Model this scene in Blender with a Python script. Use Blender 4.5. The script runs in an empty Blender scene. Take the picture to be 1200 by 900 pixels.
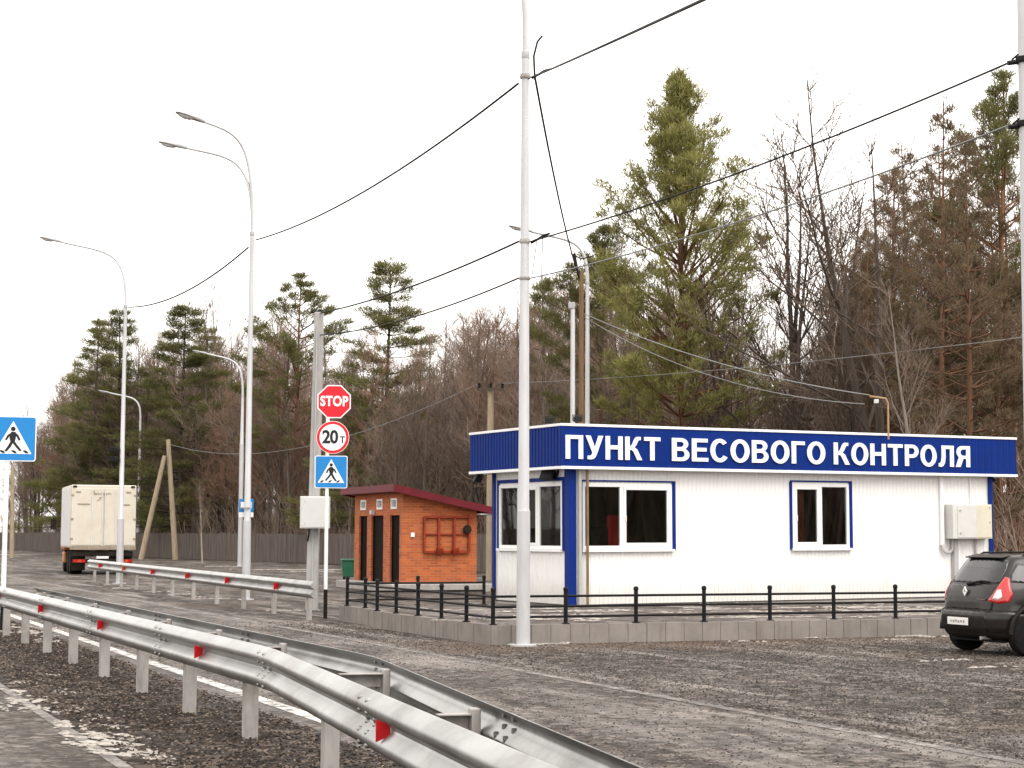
import bpy, bmesh, math, random
import numpy as np
from mathutils import Vector, Matrix

S = bpy.context.scene
COL = S.collection
PI = math.pi
rad = math.radians
R = random.Random(11)

# ------------------------------------------------------------------ materials
def new_mat(name):
    m = bpy.data.materials.new(name); m.use_nodes = True
    nt = m.node_tree; b = nt.nodes['Principled BSDF']
    return m, nt, b

def N(nt, t, **kw):
    n = nt.nodes.new(t)
    for k, v in kw.items():
        if k in n.inputs.keys(): n.inputs[k].default_value = v
        else: setattr(n, k, v)
    return n

def ramp(nt, fac, stops):
    r = nt.nodes.new('ShaderNodeValToRGB'); el = r.color_ramp.elements
    while len(el) < len(stops): el.new(0.5)
    for e, (p, c) in zip(el, stops):
        e.position = p; e.color = (c[0], c[1], c[2], 1) if len(c) == 3 else c
    nt.links.new(fac, r.inputs[0]); return r.outputs[0]

def mixc(nt, fac, a, b, mode='MIX'):
    n = nt.nodes.new('ShaderNodeMix'); n.data_type = 'RGBA'; n.blend_type = mode
    for sock, v in ((n.inputs[0], fac), (n.inputs[6], a), (n.inputs[7], b)):
        if hasattr(v, 'links'): nt.links.new(v, sock)
        elif isinstance(v, (int, float)): sock.default_value = v
        else: sock.default_value = (v[0], v[1], v[2], 1)
    return n.outputs[2]

def math_n(nt, op, a, b=0.0):
    n = nt.nodes.new('ShaderNodeMath'); n.operation = op
    for sock, v in ((n.inputs[0], a), (n.inputs[1], b)):
        if hasattr(v, 'links'): nt.links.new(v, sock)
        else: sock.default_value = v
    return n.outputs[0]

def noise(nt, vec, scale, detail=4, rough=0.6, dist=0.0):
    n = N(nt, 'ShaderNodeTexNoise'); n.inputs['Scale'].default_value = scale
    n.inputs['Detail'].default_value = detail; n.inputs['Roughness'].default_value = rough
    n.inputs['Distortion'].default_value = dist
    nt.links.new(vec, n.inputs['Vector']); return n.outputs['Fac']

def coords(nt, scale=(1, 1, 1), rot=(0, 0, 0)):
    tc = N(nt, 'ShaderNodeTexCoord'); mp = N(nt, 'ShaderNodeMapping')
    mp.inputs['Scale'].default_value = scale; mp.inputs['Rotation'].default_value = rot
    nt.links.new(tc.outputs['Object'], mp.inputs['Vector']); return mp.outputs[0]

def coords_road(nt, sx, sy, ang):      # x across, y along a direction turned ang to the left of +y
    tc = N(nt, 'ShaderNodeTexCoord'); mp = N(nt, 'ShaderNodeMapping'); mp.vector_type = 'TEXTURE'
    mp.inputs['Rotation'].default_value = (0, 0, ang); mp.inputs['Scale'].default_value = (1 / sx, 1 / sy, 1)
    nt.links.new(tc.outputs['Object'], mp.inputs['Vector']); return mp.outputs[0]

def bump(nt, b, h, strength=0.3, dist=0.02):
    n = N(nt, 'ShaderNodeBump'); n.inputs['Strength'].default_value = strength; n.inputs['Distance'].default_value = dist
    nt.links.new(h, n.inputs['Height']); nt.links.new(n.outputs[0], b.inputs['Normal'])

def simple(name, c, rough=0.6, metal=0.0, var=0.12, scale=3.0, bmp=0.0, stretch=(1, 1, 1), dirt=None, coat=0.0, spec=0.3):
    m, nt, b = new_mat(name); b.inputs['Specular IOR Level'].default_value = spec
    v = coords(nt, stretch)
    f = noise(nt, v, scale, 6, 0.65)
    lo = [x * (1 - var) for x in c]; hi = [min(1, x * (1 + var)) for x in c]
    out = ramp(nt, f, [(0.3, lo), (0.7, hi)])
    if dirt:
        g = noise(nt, v, scale * 0.6 + .3, 8, 0.7)
        msk = ramp(nt, g, [(0.48, (0, 0, 0)), (0.72, (1, 1, 1))])
        out = mixc(nt, math_n(nt, 'MULTIPLY', msk, dirt[1]), out, dirt[0])
    nt.links.new(out, b.inputs['Base Color'])
    b.inputs['Roughness'].default_value = rough; b.inputs['Metallic'].default_value = metal
    rr = N(nt, 'ShaderNodeMapRange'); rr.inputs['To Min'].default_value = max(0, rough - .1); rr.inputs['To Max'].default_value = min(1, rough + .1)
    nt.links.new(f, rr.inputs['Value']); nt.links.new(rr.outputs[0], b.inputs['Roughness'])
    if coat: b.inputs['Coat Weight'].default_value = coat
    if bmp:
        bump(nt, b, noise(nt, v, scale * 6, 4), bmp, 0.01)
    return m

M = {}
M['galv'] = simple('galvanised steel', (0.37, 0.372, 0.368), 0.38, 0.85, 0.2, 1.6, 0.04, dirt=((0.17, 0.155, 0.14), 0.7))
M['galv_post'] = simple('dull zinc post', (0.36, 0.34, 0.32), 0.8, 0.1, 0.18, 6, 0.1, (1, 1, .4), dirt=((0.13, 0.105, 0.085), 0.7))
M['lamp_steel'] = simple('lamp post zinc', (0.50, 0.50, 0.51), 0.55, 0.3, 0.10, 2, 0.0, (3, 3, .5), dirt=((0.33, 0.32, 0.31), 0.4))
M['lamp_head'] = simple('lamp head grey', (0.32, 0.32, 0.32), 0.5, 0.2, 0.1)
M['lamp_glass'] = simple('lamp lens', (0.62, 0.62, 0.6), 0.15, 0, 0.05)
M['concrete'] = simple('concrete', (0.34, 0.32, 0.30), 0.9, 0, 0.16, 3, 0.3, dirt=((0.2, 0.18, 0.16), 0.5))
M['concrete_pole'] = simple('concrete pole', (0.36, 0.35, 0.34), 0.9, 0, 0.15, 4, 0.2, (2, 2, .4), dirt=((0.22, 0.21, 0.2), 0.6))
M['pole_wood'] = simple('weathered pole wood', (0.34, 0.27, 0.19), 0.9, 0, 0.25, 4, 0.3, (6, 6, .5), dirt=((0.15, 0.11, 0.08), 0.6))
M['brown_wood'] = simple('brown pole wood', (0.15, 0.09, 0.045), 0.85, 0, 0.25, 4, 0.3, (6, 6, .5))
M['fence_wood'] = simple('grey fence boards', (0.125, 0.105, 0.092), 0.95, 0, 0.4, 2.2, 0.2, (4, 4, .25), dirt=((0.06, 0.05, 0.043), 0.6), spec=.1)
M['black_iron'] = simple('black fence paint', (0.011, 0.010, 0.011), 0.6, 0, 0.3, 8, spec=.12)
M['white_pvc'] = simple('white window plastic', (0.80, 0.80, 0.79), 0.35, 0, 0.02)
M['white_paint'] = simple('white paint', (0.78, 0.78, 0.76), 0.5, 0, 0.05, 4, dirt=((0.5, 0.46, 0.4), 0.3))
M['white_trim'] = simple('white trim', (0.80, 0.80, 0.80), 0.4, 0, 0.03)
M['blue_trim'] = simple('blue trim', (0.004, 0.022, 0.17), 0.5, 0, 0.08, spec=.12)
M['blue_fascia'] = simple('blue sheet fascia', (0.002, 0.021, 0.165), 0.5, 0, 0.10, 1.5, dirt=((0.006, 0.022, 0.12), 0.5), spec=.1)
M['letter_white'] = simple('lettering white', (0.86, 0.86, 0.86), 0.4, 0, 0.02)
M['white_sheet'] = simple('white profiled sheet', (0.80, 0.795, 0.78), 0.45, 0, 0.025, 0.8, dirt=((0.68, 0.65, 0.60), 0.25))
def wall_mat():
    m, nt, b = new_mat('white profiled sheet'); b.inputs['Specular IOR Level'].default_value = .3
    tc = N(nt, 'ShaderNodeTexCoord'); sx = N(nt, 'ShaderNodeSeparateXYZ'); nt.links.new(tc.outputs['Object'], sx.inputs[0])
    v = tc.outputs['Object']
    c = ramp(nt, noise(nt, v, .8, 6), [(.3, (.79, .785, .77)), (.7, (.81, .805, .79))])
    nz = noise(nt, v, 2.2, 7, .7)
    h = math_n(nt, 'SUBTRACT', math_n(nt, 'ADD', .22, math_n(nt, 'MULTIPLY', nz, .75)), sx.outputs[2])
    c = mixc(nt, ramp(nt, h, [(.0, (0,) * 3), (.45, (.38,) * 3)]), c, (.46, .41, .36))
    st = noise(nt, coords(nt, (7, 7, .22)), 1.0, 6, .7)
    c = mixc(nt, ramp(nt, st, [(.60, (0,) * 3), (.78, (.22,) * 3)]), c, (.55, .50, .44))
    nt.links.new(c, b.inputs['Base Color']); b.inputs['Roughness'].default_value = .45
    return m
M['white_sheet'] = wall_mat()
M['soffit'] = simple('soffit sheet', (0.70, 0.69, 0.66), 0.6, 0, 0.05)
M['grey_box'] = simple('grey enclosure paint', (0.58, 0.58, 0.56), 0.45, 0, 0.05, 3, dirt=((0.42, 0.4, 0.36), 0.3))
M['cream_box'] = simple('cream enclosure paint', (0.60, 0.56, 0.45), 0.5, 0, 0.06, 3, dirt=((0.42, 0.36, 0.27), 0.3))
M['pipe_grey'] = simple('grey conduit', (0.42, 0.41, 0.40), 0.6, 0, 0.1)
M['black'] = simple('matt black', (0.010, 0.010, 0.010), 0.6, 0, 0.3, spec=.15)
M['cable'] = simple('cable sheath', (0.022, 0.021, 0.022), 0.7, 0, 0.2, spec=.15)
M['cable_light'] = simple('thin wire', (0.20, 0.20, 0.20), 0.6, 0, 0.2)
M['maroon'] = simple('maroon metal roof', (0.115, 0.010, 0.016), 0.5, 0, 0.18, 2, spec=.2)
M['dark_door'] = simple('dark brown door', (0.010, 0.007, 0.006), 0.8, 0, 0.35, 5, 0.1, (5, 5, .5), spec=.08)
M['red_iron'] = simple('red painted fire shield', (0.24, 0.028, 0.010), 0.6, 0, 0.25, 6)
M['green_bin'] = simple('green plastic', (0.02, 0.10, 0.055), 0.5, 0, 0.15)
M['sign_red'] = simple('sign red', (0.62, 0.012, 0.025), 0.4, 0, 0.05, 6)
M['sign_blue'] = simple('sign blue', (0.012, 0.20, 0.52), 0.4, 0, 0.05, 6)
M['sign_white'] = simple('sign white', (0.82, 0.82, 0.82), 0.4, 0, 0.03, 6)
M['sign_black'] = simple('sign black', (0.012, 0.012, 0.014), 0.5, 0, 0.1, 6)
M['sign_back'] = simple('sign back metal', (0.45, 0.45, 0.46), 0.5, 0.4, 0.1)
M['reflector_red'] = simple('red reflector', (0.50, 0.006, 0.010), 0.4, 0, 0.08, 20)
M['reflector_orange'] = simple('orange reflector', (0.42, 0.07, 0.012), 0.25, 0, 0.08, 20)
M['orange_pipe'] = simple('rusty orange pipe', (0.34, 0.21, 0.11), 0.7, 0, 0.2, 8)
M['brown_pipe'] = simple('rusty brown pipe', (0.20, 0.135, 0.07), 0.7, 0, 0.25, 5)
M['car_paint'] = simple('dark grey brown car paint', (0.012, 0.0095, 0.0085), 0.3, 0.0, 0.1, 4, coat=0.25, dirt=((0.045, 0.037, 0.03), 0.25), spec=.3)
M['car_plastic'] = simple('dark bumper plastic', (0.012, 0.010, 0.009), 0.6, 0, 0.25, 5, dirt=((0.05, 0.04, 0.03), 0.35), spec=.15)
M['tyre'] = simple('tyre rubber', (0.010, 0.010, 0.010), 0.85, 0, 0.3, 8, 0.2, dirt=((0.04, 0.033, 0.027), 0.35), spec=.1)
M['alloy'] = simple('wheel alloy', (0.55, 0.54, 0.53), 0.35, 0.8, 0.1, 8, dirt=((0.2, 0.17, 0.14), 0.4))
M['chrome'] = simple('chrome', (0.75, 0.75, 0.75), 0.12, 1.0, 0.03)
M['tail_red'] = simple('tail lamp red', (0.42, 0.006, 0.006), 0.15, 0, 0.1, 12, coat=1.0)
M['tail_clear'] = simple('tail lamp clear', (0.72, 0.66, 0.64), 0.1, 0, 0.15, 25, coat=1.0)
M['plate'] = simple('number plate', (0.75, 0.74, 0.72), 0.4, 0, 0.06, 10)
M['plate_smudge'] = simple('plate smudge', (0.30, 0.29, 0.28), 0.6, 0, 0.3, 20)
M['truck_box'] = simple('cream truck box', (0.58, 0.535, 0.455), 0.55, 0, 0.06, 1.2, dirt=((0.47, 0.38, 0.27), 0.5))
M['truck_side'] = simple('pale truck side', (0.66, 0.66, 0.64), 0.5, 0, 0.06, 1.2, dirt=((0.50, 0.46, 0.40), 0.4))
M['truck_mark'] = simple('faded lettering', (0.27, 0.22, 0.17), 0.7, 0, 0.3, 10)
M['chassis'] = simple('chassis black', (0.016, 0.013, 0.011), 0.8, 0, 0.3, 4, dirt=((0.07, 0.055, 0.04), 0.5), spec=.1)
M['truck_orange'] = simple('truck cab orange', (0.42, 0.16, 0.06), 0.5, 0, 0.1)
M['chair_red'] = simple('red chair cloth', (0.55, 0.03, 0.03), 0.9, 0, 0.15)
M['desk_wood'] = simple('desk laminate', (0.16, 0.08, 0.035), 0.5, 0, 0.2, 3, 0, (1, 8, 1))
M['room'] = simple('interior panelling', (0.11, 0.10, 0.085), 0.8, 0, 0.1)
M['snow'] = simple('dirty snow', (0.36, 0.33, 0.30), 0.95, 0, 0.35, 9, 0.5, dirt=((0.10, 0.08, 0.066), 0.9), spec=.1)
M['curtain'] = simple('brown curtain', (0.22, 0.06, 0.03), 0.9, 0, 0.15)

def glass_mat(name, tint, refl_min=0.06):
    m, nt, b = new_mat(name)
    nt.nodes.remove(b)
    out = nt.nodes['Material Output']
    tr = N(nt, 'ShaderNodeBsdfTransparent'); tr.inputs[0].default_value = (*tint, 1)
    gl = N(nt, 'ShaderNodeBsdfGlossy'); gl.inputs['Roughness'].default_value = 0.02
    fr = N(nt, 'ShaderNodeFresnel'); fr.inputs[0].default_value = 1.5
    mx = N(nt, 'ShaderNodeMixShader')
    nt.links.new(fr.outputs[0], mx.inputs[0]); nt.links.new(tr.outputs[0], mx.inputs[1]); nt.links.new(gl.outputs[0], mx.inputs[2])
    nt.links.new(mx.outputs[0], out.inputs[0]); return m
M['glass'] = glass_mat('window glass', (0.75, 0.78, 0.76))
M['car_glass'] = simple('tinted car glass', (0.015, 0.015, 0.016), 0.05, 0, 0.1, 3, coat=0.5)

def brick_mat():
    m, nt, b = new_mat('orange brick')
    tc = N(nt, 'ShaderNodeTexCoord'); sx = N(nt, 'ShaderNodeSeparateXYZ'); nt.links.new(tc.outputs['Object'], sx.inputs[0])
    cx = N(nt, 'ShaderNodeCombineXYZ')
    nt.links.new(math_n(nt, 'ADD', sx.outputs[0], sx.outputs[1]), cx.inputs[0]); nt.links.new(sx.outputs[2], cx.inputs[1])
    br = N(nt, 'ShaderNodeTexBrick'); nt.links.new(cx.outputs[0], br.inputs['Vector'])
    br.inputs['Scale'].default_value = 1.0; br.inputs['Brick Width'].default_value = 0.27; br.inputs['Row Height'].default_value = 0.085
    br.inputs['Mortar Size'].default_value = 0.010; br.inputs['Mortar Smooth'].default_value = 0.3; br.inputs['Bias'].default_value = -0.1
    br.inputs['Color1'].default_value = (0.50, 0.115, 0.026, 1); br.inputs['Color2'].default_value = (0.29, 0.058, 0.015, 1); br.inputs['Mortar'].default_value = (0.36, 0.17, 0.09, 1)
    n = noise(nt, tc.outputs['Object'], 1.3, 6)
    c = mixc(nt, ramp(nt, n, [(0.4, (0, 0, 0)), (0.75, (.6, .6, .6))]), br.outputs['Color'], (0.30, 0.10, 0.04))
    eff = ramp(nt, noise(nt, tc.outputs['Object'], 2.6, 7, .7), [(0.64, (0, 0, 0)), (0.78, (.3, .3, .3))])
    c = mixc(nt, eff, c, (0.55, 0.36, 0.25))
    nt.links.new(c, b.inputs['Base Color']); b.inputs['Roughness'].default_value = 0.9
    bump(nt, b, math_n(nt, 'SUBTRACT', 1.0, br.outputs['Fac']), 0.5, 0.008)
    return m
M['brick'] = brick_mat()

def tile_mat():
    m, nt, b = new_mat('kerb slabs')
    v = coords(nt)
    f = noise(nt, v, 2.0, 6)
    c = ramp(nt, f, [(0.3, (0.19, 0.168, 0.152)), (0.7, (0.26, 0.235, 0.215))])
    st = noise(nt, coords(nt, (3, 3, .35)), 2.2, 6, .7)
    c = mixc(nt, ramp(nt, st, [(0.52, (0, 0, 0)), (0.74, (.45, .45, .45))]), c, (0.09, 0.072, 0.06))
    nt.links.new(c, b.inputs['Base Color']); b.inputs['Roughness'].default_value = 0.9; b.inputs['Specular IOR Level'].default_value = .15
    bump(nt, b, noise(nt, v, 40, 3), 0.2, 0.004)
    return m
M['kerb_tile'] = tile_mat()

ROADROT = rad(22.6)     # the road runs 22.6 deg to the left of the view axis
def asphalt(name, dark, light, stone, salt_lo, salt_hi, salt_amt, grain=26, rough=0.85, mudamt=0.0, band=None, streak=0.0):
    m, nt, b = new_mat(name)
    v = coords(nt)
    vr = coords_road(nt, 1.0, .34, ROADROT)
    grit = N(nt, 'ShaderNodeTexVoronoi'); grit.inputs['Scale'].default_value = grain; nt.links.new(v, grit.inputs['Vector'])
    sep = N(nt, 'ShaderNodeSeparateColor'); nt.links.new(grit.outputs['Color'], sep.inputs[0])
    c = ramp(nt, sep.outputs[0], [(0.0, dark), (0.45, light), (0.78, light), (1.0, stone)])
    gr2 = N(nt, 'ShaderNodeTexVoronoi'); gr2.inputs['Scale'].default_value = grain * .42; nt.links.new(v, gr2.inputs['Vector'])
    sp2 = N(nt, 'ShaderNodeSeparateColor'); nt.links.new(gr2.outputs['Color'], sp2.inputs[0])
    c = mixc(nt, ramp(nt, sp2.outputs[1], [(0.30, (.85,) * 3), (0.55, (0.0,) * 3)]), c, dark)
    c = mixc(nt, ramp(nt, sp2.outputs[2], [(0.86, (0.0,) * 3), (0.96, (.7,) * 3)]), c, stone)
    big = noise(nt, v, 0.22, 6, .7, .8)
    trk = noise(nt, coords_road(nt, 1.2, .04, ROADROT - .04), 1.0, 3, .5, .3)
    c = mixc(nt, ramp(nt, trk, [(0.50, (0,) * 3), (0.66, (.22,) * 3)]), c, [x * .62 for x in light])
    c = mixc(nt, ramp(nt, big, [(0.42, (0.0,) * 3), (0.66, (0.55,) * 3)]), c, [x * .45 for x in light])
    if mudamt:
        mud = noise(nt, coords(nt, (1, 1, 1), (0, 0, .5)), 0.22, 5, .6, .6)
        c = mixc(nt, math_n(nt, 'MULTIPLY', ramp(nt, mud, [(0.5, (0,) * 3), (0.62, (1,) * 3)]), mudamt), c, (0.115, 0.078, 0.052))
    if streak:
        sk = noise(nt, coords_road(nt, 1.3, .12, ROADROT + .05), 1.0, 7, .7, .5)
        sk = math_n(nt, 'ADD', math_n(nt, 'MULTIPLY', sk, .75), math_n(nt, 'MULTIPLY', noise(nt, v, 6, 5, .8), .25))
        c = mixc(nt, math_n(nt, 'MULTIPLY', ramp(nt, sk, [(.545, (0,) * 3), (.60, (1,) * 3)]), streak), c, (.36, .325, .295))
    if band:
        p0, nrm, wd = band
        sx = N(nt, 'ShaderNodeSeparateXYZ'); nt.links.new(v, sx.inputs[0])
        ds = math_n(nt, 'ADD', math_n(nt, 'MULTIPLY', math_n(nt, 'SUBTRACT', sx.outputs[0], p0[0]), nrm[0]), math_n(nt, 'MULTIPLY', math_n(nt, 'SUBTRACT', sx.outputs[1], p0[1]), nrm[1]))
        ds = math_n(nt, 'ADD', ds, math_n(nt, 'MULTIPLY', math_n(nt, 'SUBTRACT', noise(nt, v, .7, 6, .7), .5), 2.2))
        c = mixc(nt, ramp(nt, math_n(nt, 'DIVIDE', math_n(nt, 'ABSOLUTE', ds), wd), [(.65, (.85,) * 3), (1.0, (0,) * 3)]), c, (.095, .066, .048))
    s1 = noise(nt, vr, 0.8, 8, .72, .4); s2 = noise(nt, v, 9, 5, .75)
    sm = math_n(nt, 'ADD', math_n(nt, 'MULTIPLY', s1, .72), math_n(nt, 'MULTIPLY', s2, .28))
    salt = math_n(nt, 'MULTIPLY', ramp(nt, sm, [(salt_lo, (0,) * 3), (salt_hi, (1,) * 3)]), salt_amt)
    c = mixc(nt, salt, c, (0.34, 0.305, 0.28))
    nt.links.new(c, b.inputs['Base Color'])
    b.inputs['Roughness'].default_value = rough; b.inputs['Specular IOR Level'].default_value = .12
    wet = ramp(nt, noise(nt, vr, 0.5, 5), [(0.42, (rough - .3,) * 3), (0.6, (rough,) * 3)])
    nt.links.new(wet, b.inputs['Roughness'])
    h = math_n(nt, 'ADD', math_n(nt, 'MULTIPLY', grit.outputs['Distance'], -.5), noise(nt, v, 14, 5, .7))
    bump(nt, b, h, 0.9, 0.03)
    return m
M['lot'] = asphalt('gravelly asphalt lot', (0.017, 0.0138, 0.0118), (0.066, 0.055, 0.0475), (0.21, 0.18, 0.157), 0.50, 0.68, 0.6, 15, .9, .3, ((-.33, 29.64), (.384, -.923), 2.0), .5)
M['road'] = asphalt('salted road asphalt', (0.032, 0.0265, 0.023), (0.088, 0.0745, 0.065), (0.21, 0.183, 0.162), 0.46, 0.66, 0.6, 18, .9, 0, None, .25)
M['verge'] = asphalt('gravel verge', (0.011, 0.0085, 0.0075), (0.048, 0.037, 0.031), (0.18, 0.14, 0.115), 0.66, 0.82, 0.5, 13, .95)
M['road_near'] = asphalt('worn asphalt', (0.042, 0.035, 0.030), (0.115, 0.098, 0.0855), (0.23, 0.20, 0.178), 0.52, 0.74, 0.45, 22, .9)
M['paving'] = asphalt('platform paving', (0.055, 0.044, 0.038), (0.12, 0.10, 0.09), (0.19, 0.17, 0.155), 0.50, 0.64, 0.7, 7, .9)

def line_mat():
    m, nt, b = new_mat('worn road paint')
    v = coords(nt)
    f = noise(nt, v, 5, 8, .75)
    c = ramp(nt, f, [(0.40, (0.09, 0.08, 0.07)), (0.54, (0.55, 0.53, 0.50))])
    nt.links.new(c, b.inputs['Base Color']); b.inputs['Roughness'].default_value = 0.8
    return m
M['line'] = line_mat()
def worn_line_mat():
    m, nt, b = new_mat('very worn road paint')
    v = coords(nt)
    f = noise(nt, v, 3.5, 8, .78)
    c = ramp(nt, f, [(0.47, (0.085, 0.074, 0.066)), (0.66, (0.33, 0.30, 0.275))])
    nt.links.new(c, b.inputs['Base Color']); b.inputs['Roughness'].default_value = 0.8
    return m
M['line_worn'] = worn_line_mat()

def leaf_mat(name, a, c2, rough=0.7):
    m, nt, b = new_mat(name)
    g = N(nt, 'ShaderNodeNewGeometry')
    oi = N(nt, 'ShaderNodeObjectInfo')
    v = coords(nt)
    f = math_n(nt, 'ADD', math_n(nt, 'MULTIPLY', g.outputs['Random Per Island'], .5), math_n(nt, 'MULTIPLY', noise(nt, v, 0.7, 3), .6))
    c = ramp(nt, f, [(0.25, a), (0.8, c2)])
    hs = N(nt, 'ShaderNodeHueSaturation'); nt.links.new(c, hs.inputs['Color'])
    mr = N(nt, 'ShaderNodeMapRange'); mr.inputs['To Min'].default_value = 0.75; mr.inputs['To Max'].default_value = 1.25
    nt.links.new(oi.outputs['Random'], mr.inputs['Value']); nt.links.new(mr.outputs[0], hs.inputs['Value'])
    nt.links.new(hs.outputs[0], b.inputs['Base Color']); b.inputs['Roughness'].default_value = rough; b.inputs['Specular IOR Level'].default_value = .1
    return m
def needle_mat(name, a, c2):
    m = leaf_mat(name, a, c2); nt = m.node_tree; b = nt.nodes['Principled BSDF']; out = nt.nodes['Material Output']
    tl = N(nt, 'ShaderNodeBsdfTranslucent'); mx = N(nt, 'ShaderNodeMixShader'); mx.inputs[0].default_value = .45
    src = b.inputs['Base Color'].links[0].from_socket; nt.links.new(src, tl.inputs[0])
    nt.links.new(b.outputs[0], mx.inputs[1]); nt.links.new(tl.outputs[0], mx.inputs[2]); nt.links.new(mx.outputs[0], out.inputs[0])
    return m
M['needle'] = needle_mat('pine needles', (0.13, 0.135, 0.042), (0.28, 0.26, 0.095))
M['needle_dark'] = needle_mat('dark pine needles', (0.095, 0.10, 0.040), (0.20, 0.19, 0.075))
M['needle_brown'] = needle_mat('brownish needles', (0.125, 0.09, 0.055), (0.22, 0.165, 0.105))
M['twig'] = leaf_mat('bare twigs', (0.15, 0.112, 0.086), (0.275, 0.208, 0.166), .9)
M['twig_red'] = leaf_mat('reddish twigs', (0.165, 0.098, 0.066), (0.29, 0.18, 0.128), .9)
M['twig_dark'] = leaf_mat('dark twigs', (0.085, 0.062, 0.048), (0.175, 0.128, 0.098), .9)
def bark_mat(name, a, b2):
    m, nt, b = new_mat(name)
    oi = N(nt, 'ShaderNodeObjectInfo')
    f = noise(nt, coords(nt, (5, 5, .8)), 2.5, 6, .7)
    c = ramp(nt, f, [(0.3, a), (0.7, b2)])
    hs = N(nt, 'ShaderNodeHueSaturation'); nt.links.new(c, hs.inputs['Color'])
    mr = N(nt, 'ShaderNodeMapRange'); mr.inputs['To Min'].default_value = 0.7; mr.inputs['To Max'].default_value = 1.3
    nt.links.new(oi.outputs['Random'], mr.inputs['Value']); nt.links.new(mr.outputs[0], hs.inputs['Value'])
    nt.links.new(hs.outputs[0], b.inputs['Base Color']); b.inputs['Roughness'].default_value = 0.95
    return m
M['bark'] = bark_mat('grey brown bark', (0.05, 0.038, 0.03), (0.13, 0.10, 0.08))
M['bark_dark'] = bark_mat('dark bark', (0.03, 0.022, 0.017), (0.08, 0.06, 0.046))
M['bark_pine'] = bark_mat('reddish pine bark', (0.10, 0.045, 0.022), (0.21, 0.105, 0.055))
M['bark_pale'] = bark_mat('pale birch bark', (0.16, 0.13, 0.10), (0.34, 0.29, 0.24))

# ------------------------------------------------------------------ mesh helpers
class MB:
    def __init__(s): s.v = []; s.f = []
    def add(s, vs, fs, mat=None):
        o = len(s.v)
        if mat is not None: vs = [mat @ Vector(p) for p in vs]
        s.v += [tuple(p) for p in vs]; s.f += [tuple(i + o for i in f) for f in fs]; return s
    def box(s, x0, x1, y0, y1, z0, z1, mat=None):
        return s.add([(x0, y0, z0), (x1, y0, z0), (x1, y1, z0), (x0, y1, z0), (x0, y0, z1), (x1, y0, z1), (x1, y1, z1), (x0, y1, z1)],
                     [(0, 3, 2, 1), (4, 5, 6, 7), (0, 1, 5, 4), (1, 2, 6, 5), (2, 3, 7, 6), (3, 0, 4, 7)], mat)
    def beam(s, p0, p1, w, h):
        p0 = Vector(p0); p1 = Vector(p1); d = (p1 - p0); L = d.length; d.normalize()
        up = Vector((0, 0, 1)) if abs(d.z) < .95 else Vector((0, 1, 0))
        a = d.cross(up).normalized(); b = a.cross(d).normalized()
        m = Matrix(((d.x, a.x, b.x, p0.x), (d.y, a.y, b.y, p0.y), (d.z, a.z, b.z, p0.z), (0, 0, 0, 1)))
        return s.box(0, L, -w / 2, w / 2, -h / 2, h / 2, m)
    def tube(s, pts, rs, n=10, cap=True, mat=None):
        pts = [Vector(p) for p in pts]
        if not hasattr(rs, '__len__'): rs = [rs] * len(pts)
        o = len(s.v); vs = []; prev = None
        for i, p in enumerate(pts):
            d = (pts[min(i + 1, len(pts) - 1)] - pts[max(i - 1, 0)]).normalized()
            if prev is None:
                up = Vector((0, 0, 1)) if abs(d.z) < .9 else Vector((0, 1, 0)); a = d.cross(up).normalized()
            else:
                a = (prev - d * prev.dot(d)).normalized()
            prev = a; b = d.cross(a)
            for k in range(n):
                t = 2 * PI * k / n; vs.append(p + (a * math.cos(t) + b * math.sin(t)) * rs[i])
        fs = []
        for i in range(len(pts) - 1):
            for k in range(n):
                fs.append((i * n + k, i * n + (k + 1) % n, (i + 1) * n + (k + 1) % n, (i + 1) * n + k))
        if cap: fs += [tuple(reversed(range(n))), tuple(range((len(pts) - 1) * n, len(pts) * n))]
        return s.add(vs, fs, mat)
    def lathe(s, prof, n=24, mat=None):          # profile (r, z), axis z
        vs = []; fs = []
        for r, z in prof:
            for k in range(n):
                t = 2 * PI * k / n; vs.append((r * math.cos(t), r * math.sin(t), z))
        for i in range(len(prof) - 1):
            for k in range(n): fs.append((i * n + k, i * n + (k + 1) % n, (i + 1) * n + (k + 1) % n, (i + 1) * n + k))
        fs += [tuple(reversed(range(n))), tuple(range((len(prof) - 1) * n, len(prof) * n))]
        return s.add(vs, fs, mat)
    def prism(s, poly, y0, y1, mat=None):        # polygon in local xz, extruded in y from y0 to y1 (y0 < y1, y0 is the front)
        n = len(poly)
        ar = sum(poly[i][0] * poly[(i + 1) % n][1] - poly[(i + 1) % n][0] * poly[i][1] for i in range(n))
        if ar < 0: poly = poly[::-1]
        vs = [(x, y0, z) for x, z in poly] + [(x, y1, z) for x, z in poly]
        fs = [tuple(range(n)), tuple(reversed(range(n, 2 * n)))] + [(i + n, (i + 1) % n + n, (i + 1) % n, i) for i in range(n)]
        return s.add(vs, fs, mat)
    def build(s, name, m, parent=None, smooth=None, bevel=0, solid=0):
        me = bpy.data.meshes.new(name); me.from_pydata(s.v, [], s.f); me.update()
        me.materials.append(M[m] if isinstance(m, str) else m)
        if smooth:
            me.polygons.foreach_set('use_smooth', [True] * len(me.polygons)); me.set_sharp_from_angle(angle=rad(smooth))
        o = bpy.data.objects.new(name, me); COL.objects.link(o)
        if parent: o.parent = parent
        if solid:
            md = o.modifiers.new('thick', 'SOLIDIFY'); md.thickness = solid; md.offset = 0
        if bevel:
            md = o.modifiers.new('bev', 'BEVEL'); md.width = bevel; md.segments = 2; md.limit_method = 'ANGLE'
        return o

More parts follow.
